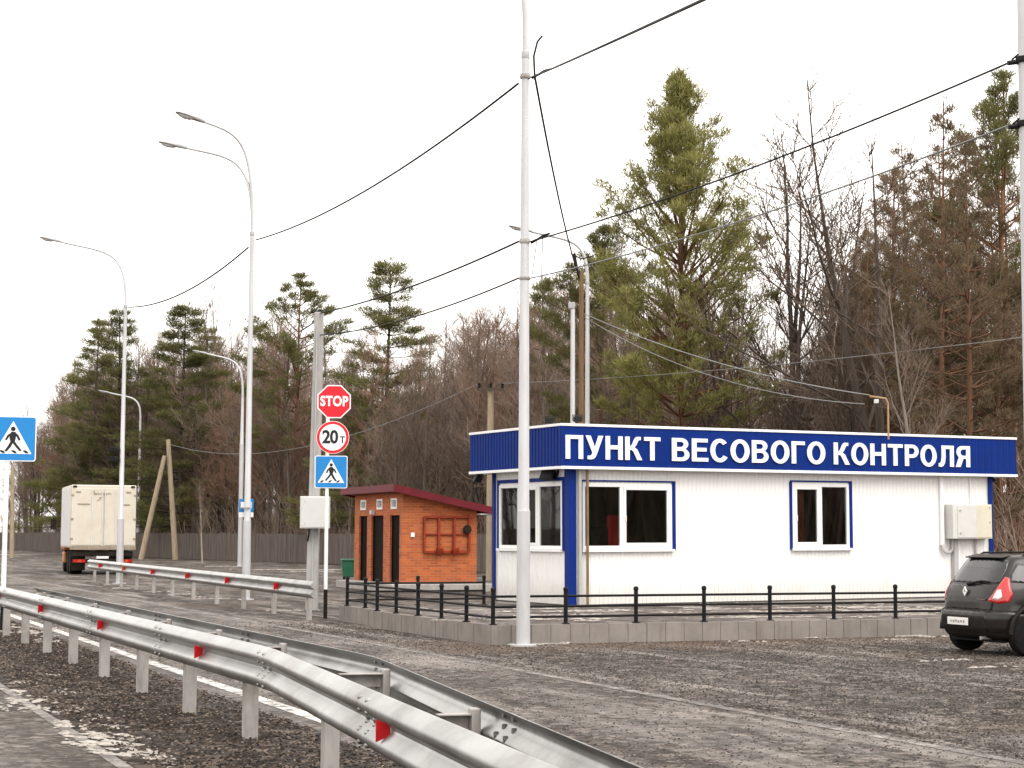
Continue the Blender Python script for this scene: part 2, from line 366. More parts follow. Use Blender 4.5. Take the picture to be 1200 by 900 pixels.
def tag(o, label=None, cat=None, group=None, kind=None):
    if label: o['label'] = label
    if cat: o['category'] = cat
    if group: o['group'] = group
    if kind: o['kind'] = kind
    return o
def empty(name, loc, rz=0, label=None, cat=None, group=None):
    o = bpy.data.objects.new(name, None); COL.objects.link(o); o.location = loc; o.rotation_euler = (0, 0, rz)
    o.empty_display_size = .2
    return tag(o, label, cat, group)
def copy_tree(o, parent=None):
    c = o.copy(); COL.objects.link(c)
    if parent is not None: c.parent = parent
    for ch in list(o.children): copy_tree(ch, c)
    return c
def sub(name, mb, m, parent, **k): return mb.build(name, m, parent, **k)

def glyph(splines, depth):
    """flat letter (outer outline + holes) -> verts, faces in local xz, front at y=0, back at y=depth"""
    cu = bpy.data.curves.new('g', 'CURVE'); cu.dimensions = '2D'; cu.fill_mode = 'BOTH'; cu.extrude = depth / 2
    for sp in splines:
        q = cu.splines.new('POLY'); q.points.add(len(sp) - 1)
        for p, (x, y) in zip(q.points, sp): p.co = (x, y, 0, 1)
        q.use_cyclic_u = True
    o = bpy.data.objects.new('g', cu); COL.objects.link(o)
    me = bpy.data.meshes.new_from_object(o.evaluated_get(bpy.context.evaluated_depsgraph_get()))
    vs = [(p.co.x, depth / 2 - p.co.z, p.co.y) for p in me.vertices]; fs = [tuple(p.vertices) for p in me.polygons]
    bpy.data.objects.remove(o); bpy.data.curves.remove(cu); bpy.data.meshes.remove(me)
    return vs, fs
def font_text(body, size, depth, bold=0.0, spacing=1.0):
    cu = bpy.data.curves.new('t', 'FONT'); cu.body = body; cu.size = size; cu.extrude = depth / 2; cu.offset = bold; cu.align_x = 'CENTER'; cu.space_character = spacing
    o = bpy.data.objects.new('t', cu); COL.objects.link(o)
    me = bpy.data.meshes.new_from_object(o.evaluated_get(bpy.context.evaluated_depsgraph_get()))
    vs = [(p.co.x, depth / 2 - p.co.z, p.co.y) for p in me.vertices]; fs = [tuple(p.vertices) for p in me.polygons]
    bpy.data.objects.remove(o); bpy.data.curves.remove(cu); bpy.data.meshes.remove(me)
    return vs, fs
def arc(cx, cy, rx, ry, a0, a1, n=12):
    return [(cx + rx * math.cos(rad(a0 + (a1 - a0) * i / n)), cy + ry * math.sin(rad(a0 + (a1 - a0) * i / n))) for i in range(n + 1)]
GL = {
 'П': (.74, [[(0, 0), (0, 1), (.74, 1), (.74, 0), (.55, 0), (.55, .84), (.19, .84), (.19, 0)]]),
 'Н': (.74, [[(0, 0), (0, 1), (.19, 1), (.19, .61), (.55, .61), (.55, 1), (.74, 1), (.74, 0), (.55, 0), (.55, .44), (.19, .44), (.19, 0)]]),
 'Т': (.72, [[(.265, 0), (.265, .84), (0, .84), (0, 1), (.72, 1), (.72, .84), (.455, .84), (.455, 0)]]),
 'Г': (.58, [[(0, 0), (0, 1), (.58, 1), (.58, .84), (.19, .84), (.19, 0)]]),
 'Е': (.66, [[(0, 0), (0, 1), (.65, 1), (.65, .84), (.19, .84), (.19, .60), (.60, .60), (.60, .44), (.19, .44), (.19, .16), (.67, .16), (.67, 0)]]),
 'К': (.72, [[(0, 0), (0, 1), (.19, 1), (.19, .60), (.25, .61), (.30, .66), (.38, .86), (.44, .95), (.52, 1), (.68, 1), (.68, .86), (.60, .86), (.56, .82), (.48, .64), (.40, .54), (.52, .46), (.74, 0), (.53, 0), (.36, .36), (.29, .43), (.19, .44), (.19, 0)]]),
 'У': (.74, [[(0, 1), (.21, 1), (.39, .50), (.55, 1), (.75, 1), (.48, .24), (.42, .10), (.34, .02), (.24, -.01), (.08, 0), (.08, .15), (.19, .145), (.25, .18), (.29, .27)]]),
 'Л': (.76, [[(.15, 1), (.76, 1), (.76, 0), (.57, 0), (.57, .84), (.34, .84), (.34, .46), (.31, .2), (.23, .04), (.12, -.01), (0, 0), (0, .16), (.08, .17), (.125, .25), (.15, .46)]]),
 'Р': (.66, [[(0, 0), (0, 1)] + arc(.36, .69, .31, .31, 90, -90) + [(.19, .38), (.19, 0)], [(.19, .84)] + arc(.35, .69, .135, .15, 90, -90) + [(.19, .54)]]),
 'В': (.71, [[(0, 0), (0, 1)] + arc(.38, .745, .28, .255, 90, -50) + arc(.41, .275, .295, .275, 60, -90), [(.19, .84)] + arc(.37, .725, .11, .115, 90, -90, 8) + [(.19, .61)], [(.19, .445)] + arc(.39, .30, .13, .145, 90, -90, 8) + [(.19, .155)]]),
 'О': (.80, [arc(.40, .5, .40, .52, 0, 360, 28)[:-1], arc(.40, .5, .20, .35, 0, 360, 28)[:-1]]),
 'С': (.74, [arc(.39, .5, .39, .52, 42, 325, 24) + arc(.39, .5, .195, .35, 322, 45, 22)]),
 'Я': (.72, [[(.72, 0), (.72, 1)] + arc(.34, .70, .30, .30, 90, 232) + [(.0, 0), (.225, 0), (.38, .395), (.53, .40), (.53, 0)], [(.53, .84)] + arc(.37, .69, .14, .15, 90, 270) + [(.53, .54)]]),
}
GC = {k: (w, glyph(s, .02)) for k, (w, s) in GL.items()}

# ------------------------------------------------------------------ camera
cam = bpy.data.cameras.new('camera'); co = bpy.data.objects.new('camera', cam); COL.objects.link(co)
p = math.atan(177 / 2100.); rl = .0045
Fv = Vector((0, math.cos(p), math.sin(p))); U0 = Vector((0, -math.sin(p), math.cos(p))); X0 = Vector((1, 0, 0))
Uv = U0 * math.cos(rl) - X0 * math.sin(rl); Rv = X0 * math.cos(rl) + U0 * math.sin(rl)
co.matrix_world = Matrix(((Rv.x, Uv.x, -Fv.x, 0), (Rv.y, Uv.y, -Fv.y, 0), (Rv.z, Uv.z, -Fv.z, 1.8), (0, 0, 0, 1)))
cam.sensor_width = 36; cam.lens = 63.0; cam.clip_end = 3000; cam.clip_start = .1
S.camera = co
def at(px, py, Y):       # a place seen in the survey photo, at ground distance Y
    d = Fv * 2100 + Rv * (px - 600) - Uv * (py - 450)
    return Vector((0, 0, 1.8)) + d * (Y / d.y)
def on(px, py, z=0):
    d = Fv * 2100 + Rv * (px - 600) - Uv * (py - 450)
    return Vector((0, 0, 1.8)) + d * ((z - 1.8) / d.z)
def px_of(q):
    w = Vector(q) - Vector((0, 0, 1.8)); k = w.dot(Fv); return 600 + 2100 * w.dot(Rv) / k, 450 - 2100 * w.dot(Uv) / k

# ------------------------------------------------------------------ world, sun
w = bpy.data.worlds.new('World'); S.world = w; w.use_nodes = True
nt = w.node_tree; bg = nt.nodes['Background']
sky = N(nt, 'ShaderNodeTexSky'); sky.sky_type = 'NISHITA'; sky.sun_disc = False
SUN = Vector((0.45, -0.55, 0.95)).normalized()
sky.sun_elevation = math.asin(SUN.z); sky.sun_rotation = math.atan2(SUN.x, SUN.y); sky.dust_density = 5; sky.air_density = 1.5
hs = N(nt, 'ShaderNodeHueSaturation'); hs.inputs['Saturation'].default_value = 0.1; nt.links.new(sky.outputs[0], hs.inputs['Color'])
cl = mixc(nt, 0.8, hs.outputs[0], (9.9, 9.45, 9.0))
nt.links.new(cl, bg.inputs['Color']); bg.inputs['Strength'].default_value = 0.12
sl = bpy.data.lights.new('sun', 'SUN'); sl.energy = 0.9; sl.angle = rad(40); sl.color = (1, .96, .90)
so = bpy.data.objects.new('sun', sl); COL.objects.link(so); so.rotation_euler = (-SUN).to_track_quat('-Z', 'Y').to_euler()
S.view_settings.view_transform = 'Standard'; S.view_settings.look = 'None'; S.view_settings.gamma = 1
S.view_settings.exposure = 1.05
S.render.engine = 'CYCLES'; S.cycles.max_bounces = 6; S.cycles.diffuse_bounces = 3; S.cycles.transparent_max_bounces = 12
S.cycles.use_denoising = True

# ------------------------------------------------------------------ ground, road
rd = Vector((-math.sin(ROADROT), math.cos(ROADROT), 0)); rn = Vector((math.cos(ROADROT), math.sin(ROADROT), 0))   # along, across (to the right)
def strip(name, a, b, s0, s1, z, m, step=4.0):
    mb = MB(); n = max(1, int((s1 - s0) / step)); vs = []
    for i in range(n + 1):
        s = s0 + (s1 - s0) * i / n
        for k in (a, b):
            q = rd * s + rn * k; vs.append((q.x, q.y, z))
    mb.add(vs, [(2 * i, 2 * i + 1, 2 * i + 3, 2 * i + 2) for i in range(n)])
    return tag(mb.build(name, m), kind='structure')
def across(q): return Vector(q).dot(rn)
def along(q): return Vector(q).dot(rd)
l1 = across(on(207, 787)); l2 = across(on(592, 783)); l0 = across(on(60, 830))
g = MB(); g.add([(-900, -300, 0), (900, -300, 0), (900, 1500, 0), (-900, 1500, 0)], [(0, 1, 2, 3)])
tag(g.build('ground', 'lot'), kind='structure')
strip('road', l1 - .35, l2 + .25, -30, 220, .004, 'road')
strip('gravel_verge', l0 - .1, l1 - .35, -30, 190, .008, 'verge')
strip('near_road', l0 - 9, l0 - .1, -30, 220, .004, 'road_near')
strip('road_marking', l1 - .09, l1 + .09, -10, 60, .008, 'line')
strip('road_marking', l2 - .08, l2 + .08, -10, 120, .008, 'line_worn')
strip('road_marking', l0 - .23, l0 - .12, 10, 24, .008, 'line_worn')

# ------------------------------------------------------------------ platform with kerb and fence
K0 = Vector((-.33, 29.64, 0)); kf = Vector((math.sin(rad(67.4)), math.cos(rad(67.4)), 0)); kl = Vector((-math.sin(rad(23.6)), math.cos(rad(23.6)), 0))
K1 = K0 + kl * 6.0; K1b = K1 + kf * .22; K2 = K1b + kl * 2.6
K3 = K0 + kf * 15.0; ZP = .32
plat = [K0, K3, K3 + kl * 9.5, K2 + kf * 14.0, K2, K1b, K1]
mb = MB(); n = len(plat)
ins = [q for q in plat]
mb.add([(q.x, q.y, ZP - .01) for q in ins], [tuple(range(n))])
tag(mb.build('platform', 'paving'), kind='structure')
def kerb_run(mb, a, b, slab=.36):
    d = (b - a); L = d.length; d.normalize(); nn = Vector((d.y, -d.x, 0)); k = max(1, round(L / slab)); st = L / k
    for i in range(k):
        q0 = a + d * (i * st + .008); q1 = a + d * ((i + 1) * st - .008); j = R.uniform(-.004, .004); hz = ZP + R.uniform(-.006, .004)
        pts = [q0 + nn * (.012 + j), q1 + nn * (.012 + j), q1 - nn * .16, q0 - nn * .16]
        mb.add([(t.x, t.y, -.05) for t in pts] + [(t.x, t.y, hz) for t in pts], [(0, 1, 5, 4), (1, 2, 6, 5), (2, 3, 7, 6), (3, 0, 4, 7), (4, 5, 6, 7)])
    # backing behind joints
    pts = [a, b, b - nn * .14, a - nn * .14]; M.setdefault('joint', simple('dark joint', (.05, .042, .036), .9, spec=.05))
    mb.add([(t.x, t.y, -.05) for t in pts] + [(t.x, t.y, ZP - .015) for t in pts], [(0, 1, 5, 4), (1, 2, 6, 5), (2, 3, 7, 6), (3, 0, 4, 7), (4, 5, 6, 7)])
mb = MB(); kerb_run(mb, K0, K3); kerb_run(mb, K1, K0); kerb_run(mb, K2, K1b); kerb_run(mb, K1b, K1)
tag(mb.build('platform_kerb', 'kerb_tile'), kind='structure')

pf = empty('pipe_fence', K0 + Vector((0, 0, ZP)), 0, 'low black iron pipe fence with three rails along the edge of the kerbed platform', 'fence')
def fpost(q, name='fence_post'):
    m = MB(); q = q - K0
    m.tube([(q.x, q.y, 0), (q.x, q.y, .54)], .035, 10); m.lathe([(.012, .53), (.038, .545), (.045, .575), (.038, .605), (.014, .62)], 12, Matrix.Translation((q.x, q.y, 0)))
    m.lathe([(.07, 0), (.07, .012), (.04, .02)], 12, Matrix.Translation((q.x, q.y, 0)))
    m.build(name, 'black_iron', pf, smooth=40)
inf = (kl * .1); inl = kf * .1
runF = [K0 + inf + inl * .8 + kf * (1.315 * i) for i in range(11)]
runL = [K0 + inf + inl * .8 + kl * s for s in (1.16, 2.33, 3.5, 4.67)] + [K0 + inl * .8 + kl * 5.85, K1b + inl * .8 + kl * 1.2, K1b + inl * .8 + kl * 2.35]
runB = [runL[-1] + kf * s for s in (1.55, 3.05)]
for q in runF + runL + runB: fpost(q)
def rails(pts):
    for z in (.125, .295, .465):
        m = MB(); m.tube([(q.x - K0.x, q.y - K0.y, z) for q in pts], .021, 8); m.build('fence_rail', 'black_iron', pf, smooth=40)
rails(runF); rails([runF[0]] + runL[:5]); rails([runL[4]] + runL[5:]); rails([runL[-1]] + runB)

# ------------------------------------------------------------------ cabin (weighing station)
A = Vector((1.24, 37.97, ZP)); CR = rad(28)
cab = empty('control_cabin', A, CR, 'single storey white sheet metal cabin with blue sign band on a low kerbed platform', 'building')
def cz(z): return z - ZP
LEN, WID, HT = 11.72, 3.42, cz(3.34)
def sheet(mb, u0, u1, z0, z1, f, rib=.11, dep=.011):
    """vertical profiled sheet; f(u, d, z) places it, d = outwards"""
    us = []; u = u0
    k = max(1, round((u1 - u0) / rib)); st = (u1 - u0) / k
    prof = []
    for i in range(k):
        b = u0 + i * st
        prof += [(b, 0), (b + st * .62, 0), (b + st * .70, -dep), (b + st * .92, -dep)]
    prof.append((u1, 0))
    n = len(prof)
    vs = [f(u, d, z0) for u, d in prof] + [f(u, d, z1) for u, d in prof]
    mb.add(vs, [(i, i + 1, n + i + 1, n + i) for i in range(n - 1)])
def fr(u, d, z): return (u, -d, z)           # front: outwards is -y
def sd(u, d, z): return (-d, WID - u, z)     # left side: outwards is -x; u from the back
def bk(u, d, z): return (LEN - u, WID + d, z)
def rt(u, d, z): return (LEN + d, u, z)
WF = [(.30, 2.56, cz(1.50), cz(2.90)), (5.80, 7.42, cz(1.50), cz(2.96))]
WS = [(.28, 3.18, cz(1.50), cz(2.92))]
def wall(name, f, L, wins, m='white_sheet'):
    mb = MB(); u = 0
    for a, b, z0, z1 in wins:
        if a > u: sheet(mb, u, a, 0.02, HT, f)
        sheet(mb, a, b, 0.02, z0, f); sheet(mb, a, b, z1, HT, f); u = b
    sheet(mb, u, L, 0.02, HT, f)
    # inner lining
    u = 0
    def ql(a, b, z0, z1):
        mb.add([f(a, -.12, z0), f(b, -.12, z0), f(b, -.12, z1), f(a, -.12, z1)], [(0, 1, 2, 3)])
    return mb.build(name, m, cab)
wall('front_wall', fr, LEN, WF)
wall('side_wall', sd, WID, [(WID - WS[0][1], WID - WS[0][0], WS[0][2], WS[0][3])])
wall('back_wall', bk, LEN, []); wall('end_wall', rt, WID, [])
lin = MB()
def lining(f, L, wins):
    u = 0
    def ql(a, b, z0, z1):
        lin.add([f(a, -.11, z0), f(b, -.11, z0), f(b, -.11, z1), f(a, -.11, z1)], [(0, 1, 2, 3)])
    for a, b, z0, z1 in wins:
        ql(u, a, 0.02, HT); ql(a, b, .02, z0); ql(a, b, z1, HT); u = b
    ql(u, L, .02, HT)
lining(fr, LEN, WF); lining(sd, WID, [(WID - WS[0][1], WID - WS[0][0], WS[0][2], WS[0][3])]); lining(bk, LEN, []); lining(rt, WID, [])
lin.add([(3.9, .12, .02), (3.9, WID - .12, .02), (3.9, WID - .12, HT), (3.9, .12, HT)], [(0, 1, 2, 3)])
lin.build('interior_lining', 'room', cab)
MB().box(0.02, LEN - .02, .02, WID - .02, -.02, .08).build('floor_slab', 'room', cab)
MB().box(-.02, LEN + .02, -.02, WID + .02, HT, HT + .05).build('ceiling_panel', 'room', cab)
MB().box(-.02, LEN + .02, -.025, WID + .02, -.06, -.02).build('plinth', 'concrete', cab)
# blue corner posts and edge trims
MB().box(-.055, .13, -.055, -.018, 0, HT - .06).box(-.055, -.018, -.018, .13, 0, HT - .06).build('corner_post', 'blue_trim', cab)
MB().box(LEN - .07, LEN + .055, -.05, -.019, 0, HT - .06).box(LEN + .018, LEN + .055, -.019, .1, 0, HT - .06).build('corner_post', 'blue_trim', cab)
MB().box(-.05, -.019, WID - .07, WID + .05, 0, HT - .06).build('corner_post', 'blue_trim', cab)
# fascia
OF, OS, OR = .24, .33, .66; ZB0, ZB1 = cz(3.24), cz(4.10); OB = .62
fa = MB()
sheet(fa, -OS, LEN + OR, ZB0, ZB1, lambda u, d, z: (u, -OF - d * .5, z), .2, .008)
fas = fa.build('fascia_panel', 'blue_fascia', cab)
fb = MB(); sheet(fb, 0, WID + OF + OB, ZB0, ZB1, lambda u, d, z: (-OS - d, WID + OB - u, z), .14, .018)
fb.build('fascia_panel', 'blue_fascia', cab)
fb = MB(); sheet(fb, 0, WID + OF + OB, ZB0, ZB1, lambda u, d, z: (LEN + OR + d, -OF + u, z), .14, .018)
sheet(fb, 0, LEN + OR + OS, ZB0, ZB1, lambda u, d, z: (LEN + OR - u, WID + OB + d, z), .2, .01)
fb.build('fascia_panel', 'blue_fascia', cab)
def ring(mb, o, z0, z1, t):
    x0, x1, y0, y1 = -OS - o, LEN + OR + o, -OF - o, WID + OB + o
    mb.box(x0, x1, y0, y0 + t, z0, z1); mb.box(x0, x1, y1 - t, y1, z0, z1); mb.box(x0, x0 + t, y0 + t, y1 - t, z0, z1); mb.box(x1 - t, x1, y0 + t, y1 - t, z0, z1)
mb = MB(); ring(mb, .022, ZB1 - .005, ZB1 + .05, .1); mb.build('top_trim', 'white_trim', cab, bevel=.006)
mb = MB(); ring(mb, .022, ZB0 - .05, ZB0 + .012, .09); mb.build('bottom_trim', 'white_trim', cab, bevel=.006)
MB().box(-OS + .05, LEN + OR - .05, -OF + .07, WID + OB - .07, ZB0 - .035, ZB0 - .012).build('soffit', 'soffit', cab)
MB().box(-OS + .06, LEN + OR - .06, -OF + .06, WID + OB - .06, ZB1 - .08, ZB1 - .05).build('roof', 'grey_box', cab)
MB().box(-OS - .014, -OS + .06, -OF - .016, -OF + .004, ZB0 + .012, ZB1 - .005).box(-OS - .024, -OS - .002, -OF + .004, -OF + .07, ZB0 + .012, ZB1 - .005).build('corner_trim', 'blue_trim', cab)
# lettering on the front fascia: words laid out between their surveyed ends
def word(txt, x0, x1, z, h):
    gap = .13 * h
    ws = [GC[c][0] for c in txt]; tot = sum(ws); sc = (x1 - x0 - gap * (len(txt) - 1)) / tot
    x = x0
    for c in txt:
        wd, (vs, fs) = GC[c]
        m = MB(); m.add([(x + vx * sc, vy - .02, z + vz * h) for vx, vy, vz in vs], fs)
        lo = m.build('lettering', 'letter_white', fas); lo.location = (0, -OF - .012, 0)
        x += wd * sc + gap
def sx_of(px):     # position along the fascia of a surveyed mark
    best = None
    lo_, hi_ = -2.0, 16.0
    Mx = Matrix.Translation(A) @ Matrix.Rotation(CR, 4, 'Z')
    for _ in range(50):
        mid = (lo_ + hi_) / 2
        if px_of(Mx @ Vector((mid, -OF, 3.4)))[0] < px: lo_ = mid
        else: hi_ = mid
    return lo_
LZ, LH = ZB0 + .165, .50
word('ПУНКТ', sx_of(663), sx_of(774), LZ, LH); word('ВЕСОВОГО', sx_of(787.5), sx_of(967), LZ, LH); word('КОНТРОЛЯ', sx_of(977), sx_of(1136.5), LZ, LH)

def window(T, w, h, mull, trims, sash, sill_blue=False):
    """window in local x (0..w), z (0..h), facing -y; T maps to cabin space"""
    def B(name, boxes, m, par, bev=.006):
        mb = MB()
        for bx in boxes: mb.box(*bx, T)
        return mb.build(name, m, par, bevel=bev)
    root = B('window', [(0, w, -.025, .06, 0, .075), (0, w, -.025, .06, h - .07, h), (0, .07, -.025, .06, .075, h - .07), (w - .07, w, -.025, .06, .075, h - .07)], 'white_pvc', cab)
    B('mullion', [(mx - .045, mx + .045, -.02, .055, .075, h - .07) for mx in mull], 'white_pvc', root)
    xs = [.07] + list(mull) + [w - .07]
    for i in range(len(xs) - 1):
        a = xs[i] + (.045 if i else 0); b = xs[i + 1] - (.045 if i < len(mull) else 0)
        if i in sash:
            t = .06
            s_ = B('sash', [(a, b, -.035, .03, .075, .075 + t), (a, b, -.035, .03, h - .07 - t, h - .07), (a, a + t, -.035, .03, .075 + t, h - .07 - t), (b - t, b, -.035, .03, .075 + t, h - .07 - t)], 'white_pvc', root)
            B('handle', [(a + .018, a + .042, -.075, -.05, h * .42, h * .42 + .13), (a + .02, a + .04, -.052, -.033, h * .42 + .05, h * .42 + .08)], 'white_pvc', s_, .004)
            g_ = MB().box(a + t - .003, b - t + .003, .002, .008, .075 + t - .003, h - .07 - t + .003, T)
        else:
            g_ = MB().box(a - .003, b + .003, .012, .018, .072, h - .067, T)
        g_.build('pane', 'glass', root)
    B('trim', trims, 'blue_trim', root, .004)
    B('sill', [(-.03, w + .03, -.09, -.0255, -.055, -.004)], 'white_trim', root, .005)
    B('reveal', [(0, w, .061, .11, -.01, .0), (0, w, .061, .11, h, h + .01), (-.01, 0, .061, .11, 0, h), (w, w + .01, .061, .11, 0, h)], 'white_pvc', root, 0)
    return root
for (a, b, z0, z1), mull, sash in ((WF[0], [.98], [1]), (WF[1], [.80], [0])):
    w_, h_ = b - a, z1 - z0
    window(Matrix.Translation((a, 0, z0)), w_, h_, mull, [(w_ + .001, w_ + .09, -.032, -.002, -.03, h_ + .04), (-.05, w_ + .09, -.032, -.002, h_ + .041, h_ + .075), (-.07, -.001, -.032, -.002, -.03, h_ + .04)], sash)
a, b, z0, z1 = WS[0]
T = Matrix.Translation((0, b, z0)) @ Matrix.Rotation(-PI / 2, 4, 'Z')
w_, h_ = b - a, z1 - z0
window(T, w_, h_, [.92, 1.84], [(w_ + .001, w_ + .07, -.032, -.002, -.03, h_ + .04), (-.09, w_ + .07, -.032, -.002, h_ + .041, h_ + .12), (-.09, -.001, -.032, -.002, -.03, h_ + .04)], [1])
# electrical enclosures, conduits, pipes
cb = MB().box(10.28, 11.02, -.30, -.012, cz(1.70), cz(2.52)).build('electrical_box', 'grey_box', cab, bevel=.012)
MB().box(10.42, 10.99, -.312, -.301, cz(1.73), cz(2.49)).build('door', 'grey_box', cb, bevel=.004)
mb = MB()
for z in (1.84, 2.38): mb.lathe([(.022, 0), (.022, .02), (.014, .024)], 12, Matrix.Translation((10.5, -.312, cz(z))) @ Matrix.Rotation(PI / 2, 4, 'X'))
mb.build('lock', 'pipe_grey', cb)
cb = MB().box(11.03, 11.56, -.24, -.012, cz(1.70), cz(2.52)).build('electrical_box', 'cream_box', cab, bevel=.012)
MB().box(11.06, 11.53, -.25, -.241, cz(1.73), cz(2.49)).build('door', 'cream_box', cb, bevel=.004)
mb = MB()
for z in (2.1, 2.45): mb.lathe([(.018, 0), (.018, .02)], 10, Matrix.Translation((11.48, -.25, cz(z))) @ Matrix.Rotation(PI / 2, 4, 'X'))
mb.build('lock', 'pipe_grey', cb)
mb = MB().box(10.12, 10.22, -.07, -.012, cz(1.55), HT - .06); mb.build('cable_duct', 'white_trim', cab, bevel=.005)
mb = MB().box(11.07, 11.11, -.05, -.012, cz(2.525), HT - .06); mb.build('conduit', 'white_trim', cab)
MB().tube([(10.13, -.05, cz(1.56)), (10.15, -.06, cz(1.46)), (10.22, -.08, cz(1.38)), (10.34, -.1, cz(1.37)), (10.42, -.1, cz(1.44)), (10.44, -.1, cz(1.70))], .03, 8).build('conduit', 'pipe_grey', cab, smooth=40)
MB().box(10.47, 10.60, -.12, -.012, 0.0, cz(1.698)).build('conduit', 'pipe_grey', cab, bevel=.005)
MB().box(10.62, 10.67, -.08, -.012, 0.0, cz(1.698)).build('conduit', 'white_trim', cab, bevel=.005)
MB().tube([(11.2, -.06, cz(1.70)), (11.2, -.06, cz(.4))], .035, 10).build('conduit', 'pipe_grey', cab, smooth=40)
MB().tube([(.20, -.09, 0), (.20, -.09, HT - .06)], .04, 10).build('downpipe', 'pipe_grey', cab, smooth=40)
MB().tube([(.36, -.13, 0), (.36, -.13, HT - .06)], .030, 10).build('downpipe', 'brown_pipe', cab, smooth=40)
# floodlights: two under the fascia, two on the roof edge, one under the right end
def flood(q, rz, tilt, sc=1.0):
    T = Matrix.Translation(q) @ Matrix.Rotation(rz, 4, 'Z') @ Matrix.Rotation(tilt, 4, 'X') @ Matrix.Scale(sc, 4)
    f_ = MB().add([(-.16, -.09, -.1), (.16, -.09, -.1), (.16, -.09, .1), (-.16, -.09, .1), (-.11, .07, -.06), (.11, .07, -.06), (.11, .07, .06), (-.11, .07, .06)],
                  [(0, 1, 2, 3), (7, 6, 5, 4), (0, 4, 5, 1), (1, 5, 6, 2), (2, 6, 7, 3), (3, 7, 4, 0)], T).build('floodlight', 'black', cab, bevel=.008)
    MB().box(-.135, .135, -.098, -.0905, -.078, .078, T).build('lens', 'black', f_)
    MB().box(-.185, -.165, -.02, .02, -.02, .16, T).box(.165, .185, -.02, .02, -.02, .16, T).box(-.185, .185, -.02, .02, .161, .18, T).build('bracket', 'black', f_)
flood((-.25, WID + .35, ZB0 - .17), -PI / 2 - .3, -.45, .95)
flood((-.14, .62, ZB0 - .18), -PI / 2 + .35, -.45, 1.15)
flood((-OS + .1, .42, ZB1 + .13), -.9, -.3, .62)
flood((.12, -OF + .1, ZB1 + .14), -.5, -.3, .62)
flood((LEN + .3, .2, ZB0 - .12), .4, -.5, .5)
# interior furniture seen through the panes
ch = empty('office_chair', A + Matrix.Rotation(CR, 3, 'Z') @ Vector((1.95, .95, .08)), CR + .2, 'red office chair behind the right pane of the large front window', 'chair')
sm = MB().box(-.26, .26, -.26, .26, .40, .50); sm.build('seat', 'chair_red', ch, bevel=.04)
MB().box(-.30, .30, .2, .3, .58, 1.85).build('backrest', 'chair_red', ch, bevel=.06)
mb = MB().tube([(0, 0, .06), (0, 0, .4)], .03, 8)
for k in range(5): mb.beam((0, 0, .08), (.3 * math.cos(k * 1.257), .3 * math.sin(k * 1.257), .05), .05, .04)
mb.box(-.03, .03, .24, .3, .4, .6); mb.build('swivel_base', 'black', ch)
dk = empty('desk', A + Matrix.Rotation(CR, 3, 'Z') @ Vector((.9, .75, .08)), CR, 'brown desk under the windows inside the white cabin', 'desk')
MB().box(-.7, 1.7, -.45, .1, 1.1, 1.14).build('desktop', 'desk_wood', dk, bevel=.005)
MB().box(-.68, -.64, -.42, .08, 0, 1.099).box(1.64, 1.68, -.42, .08, 0, 1.099).build('side_panel', 'desk_wood', dk)
bx = MB().box(-.2, .2, -.15, .15, 0, .38).box(-.22, .22, -.165, -.151, -.02, .40).build('monitor', 'black', None, bevel=.01)
bx.location = A + Matrix.Rotation(CR, 3, 'Z') @ Vector((.95, .55, 1.262)); bx.rotation_euler = (0, 0, CR); tag(bx, 'dark monitor on the desk behind the left pane of the front window', 'monitor')
mb = MB(); vs = []
for i in range(25):
    for z in (cz(1.45), cz(2.98)): vs.append((5.9 + i * .016, .2 + .02 * math.sin(i * 1.3), z))
mb.add(vs, [(2 * i, 2 * i + 2, 2 * i + 3, 2 * i + 1) for i in range(24)])
mb.build('curtain', 'curtain', cab, solid=.004)

cab.rotation_euler = (0, -.0055, CR)      # the cabin stands a touch higher at its far end
# ------------------------------------------------------------------ roof mast behind
def simple_pole(name, base, top, r0, r1, m, label, cat, n=12):
    o = MB().tube([(0, 0, 0), Vector(top) - Vector(base)], [r0, r1], n).build(name, m, None, smooth=40); o.location = base
    return tag(o, label, cat)
b = at(1041, 500, 41.5); e = empty('roof_mast', (b.x, b.y, ZB1 + ZP - .05), 0, 'thin orange rusty pipe with a bent top rising above the cabin roof', 'mast')
t = at(1041, 466, 41.5).z - (ZB1 + ZP - .05)
MB().tube([(0, 0, 0), (0, 0, t - .12), (-.05, 0, t - .02), (-.18, 0, t), (-.42, 0, t + .03)], .022, 10).build('pipe', 'orange_pipe', e, smooth=50)
MB().box(-.32, -.22, -.04, .04, t - .13, t - .04).build('junction_box', 'grey_box', e, bevel=.01)
# ------------------------------------------------------------------ guardrails
WP = [(0, 0), (.012, .006), (.060, .036), (.078, .052), (.083, .072), (.078, .092), (.060, .108), (.016, .140), (.006, .155), (.016, .170), (.060, .202), (.078, .218), (.083, .238), (.078, .258), (.060, .274), (.012, .304), (0, .31)]
WP = [(d, z * 1.12) for d, z in WP]
def wbeam(name, path, side, ztop, par, zs=None):
    """path: ground points; side=+1 puts the waves to the right of the path direction"""
    mb = MB(); vs = []; n = len(WP); pts = [Vector((q.x, q.y, 0)) for q in path]
    for i, q in enumerate(pts):
        d = (pts[min(i + 1, len(pts) - 1)] - pts[max(i - 1, 0)]).normalized(); nn = Vector((d.y, -d.x, 0)) * side
        z0 = (zs[i] if zs else ztop) - WP[-1][1]
        for a, z in WP:
            r_ = q + nn * a; vs.append((r_.x, r_.y, z0 + z))
    mb.add(vs, [(i * n + k, (i + 1) * n + k, (i + 1) * n + k + 1, i * n + k + 1) for i in range(len(pts) - 1) for k in range(n - 1)])
    o = mb.build(name, 'galv', par, smooth=50, solid=.005); RAIL[o.name] = mb; return o
RAIL = {}
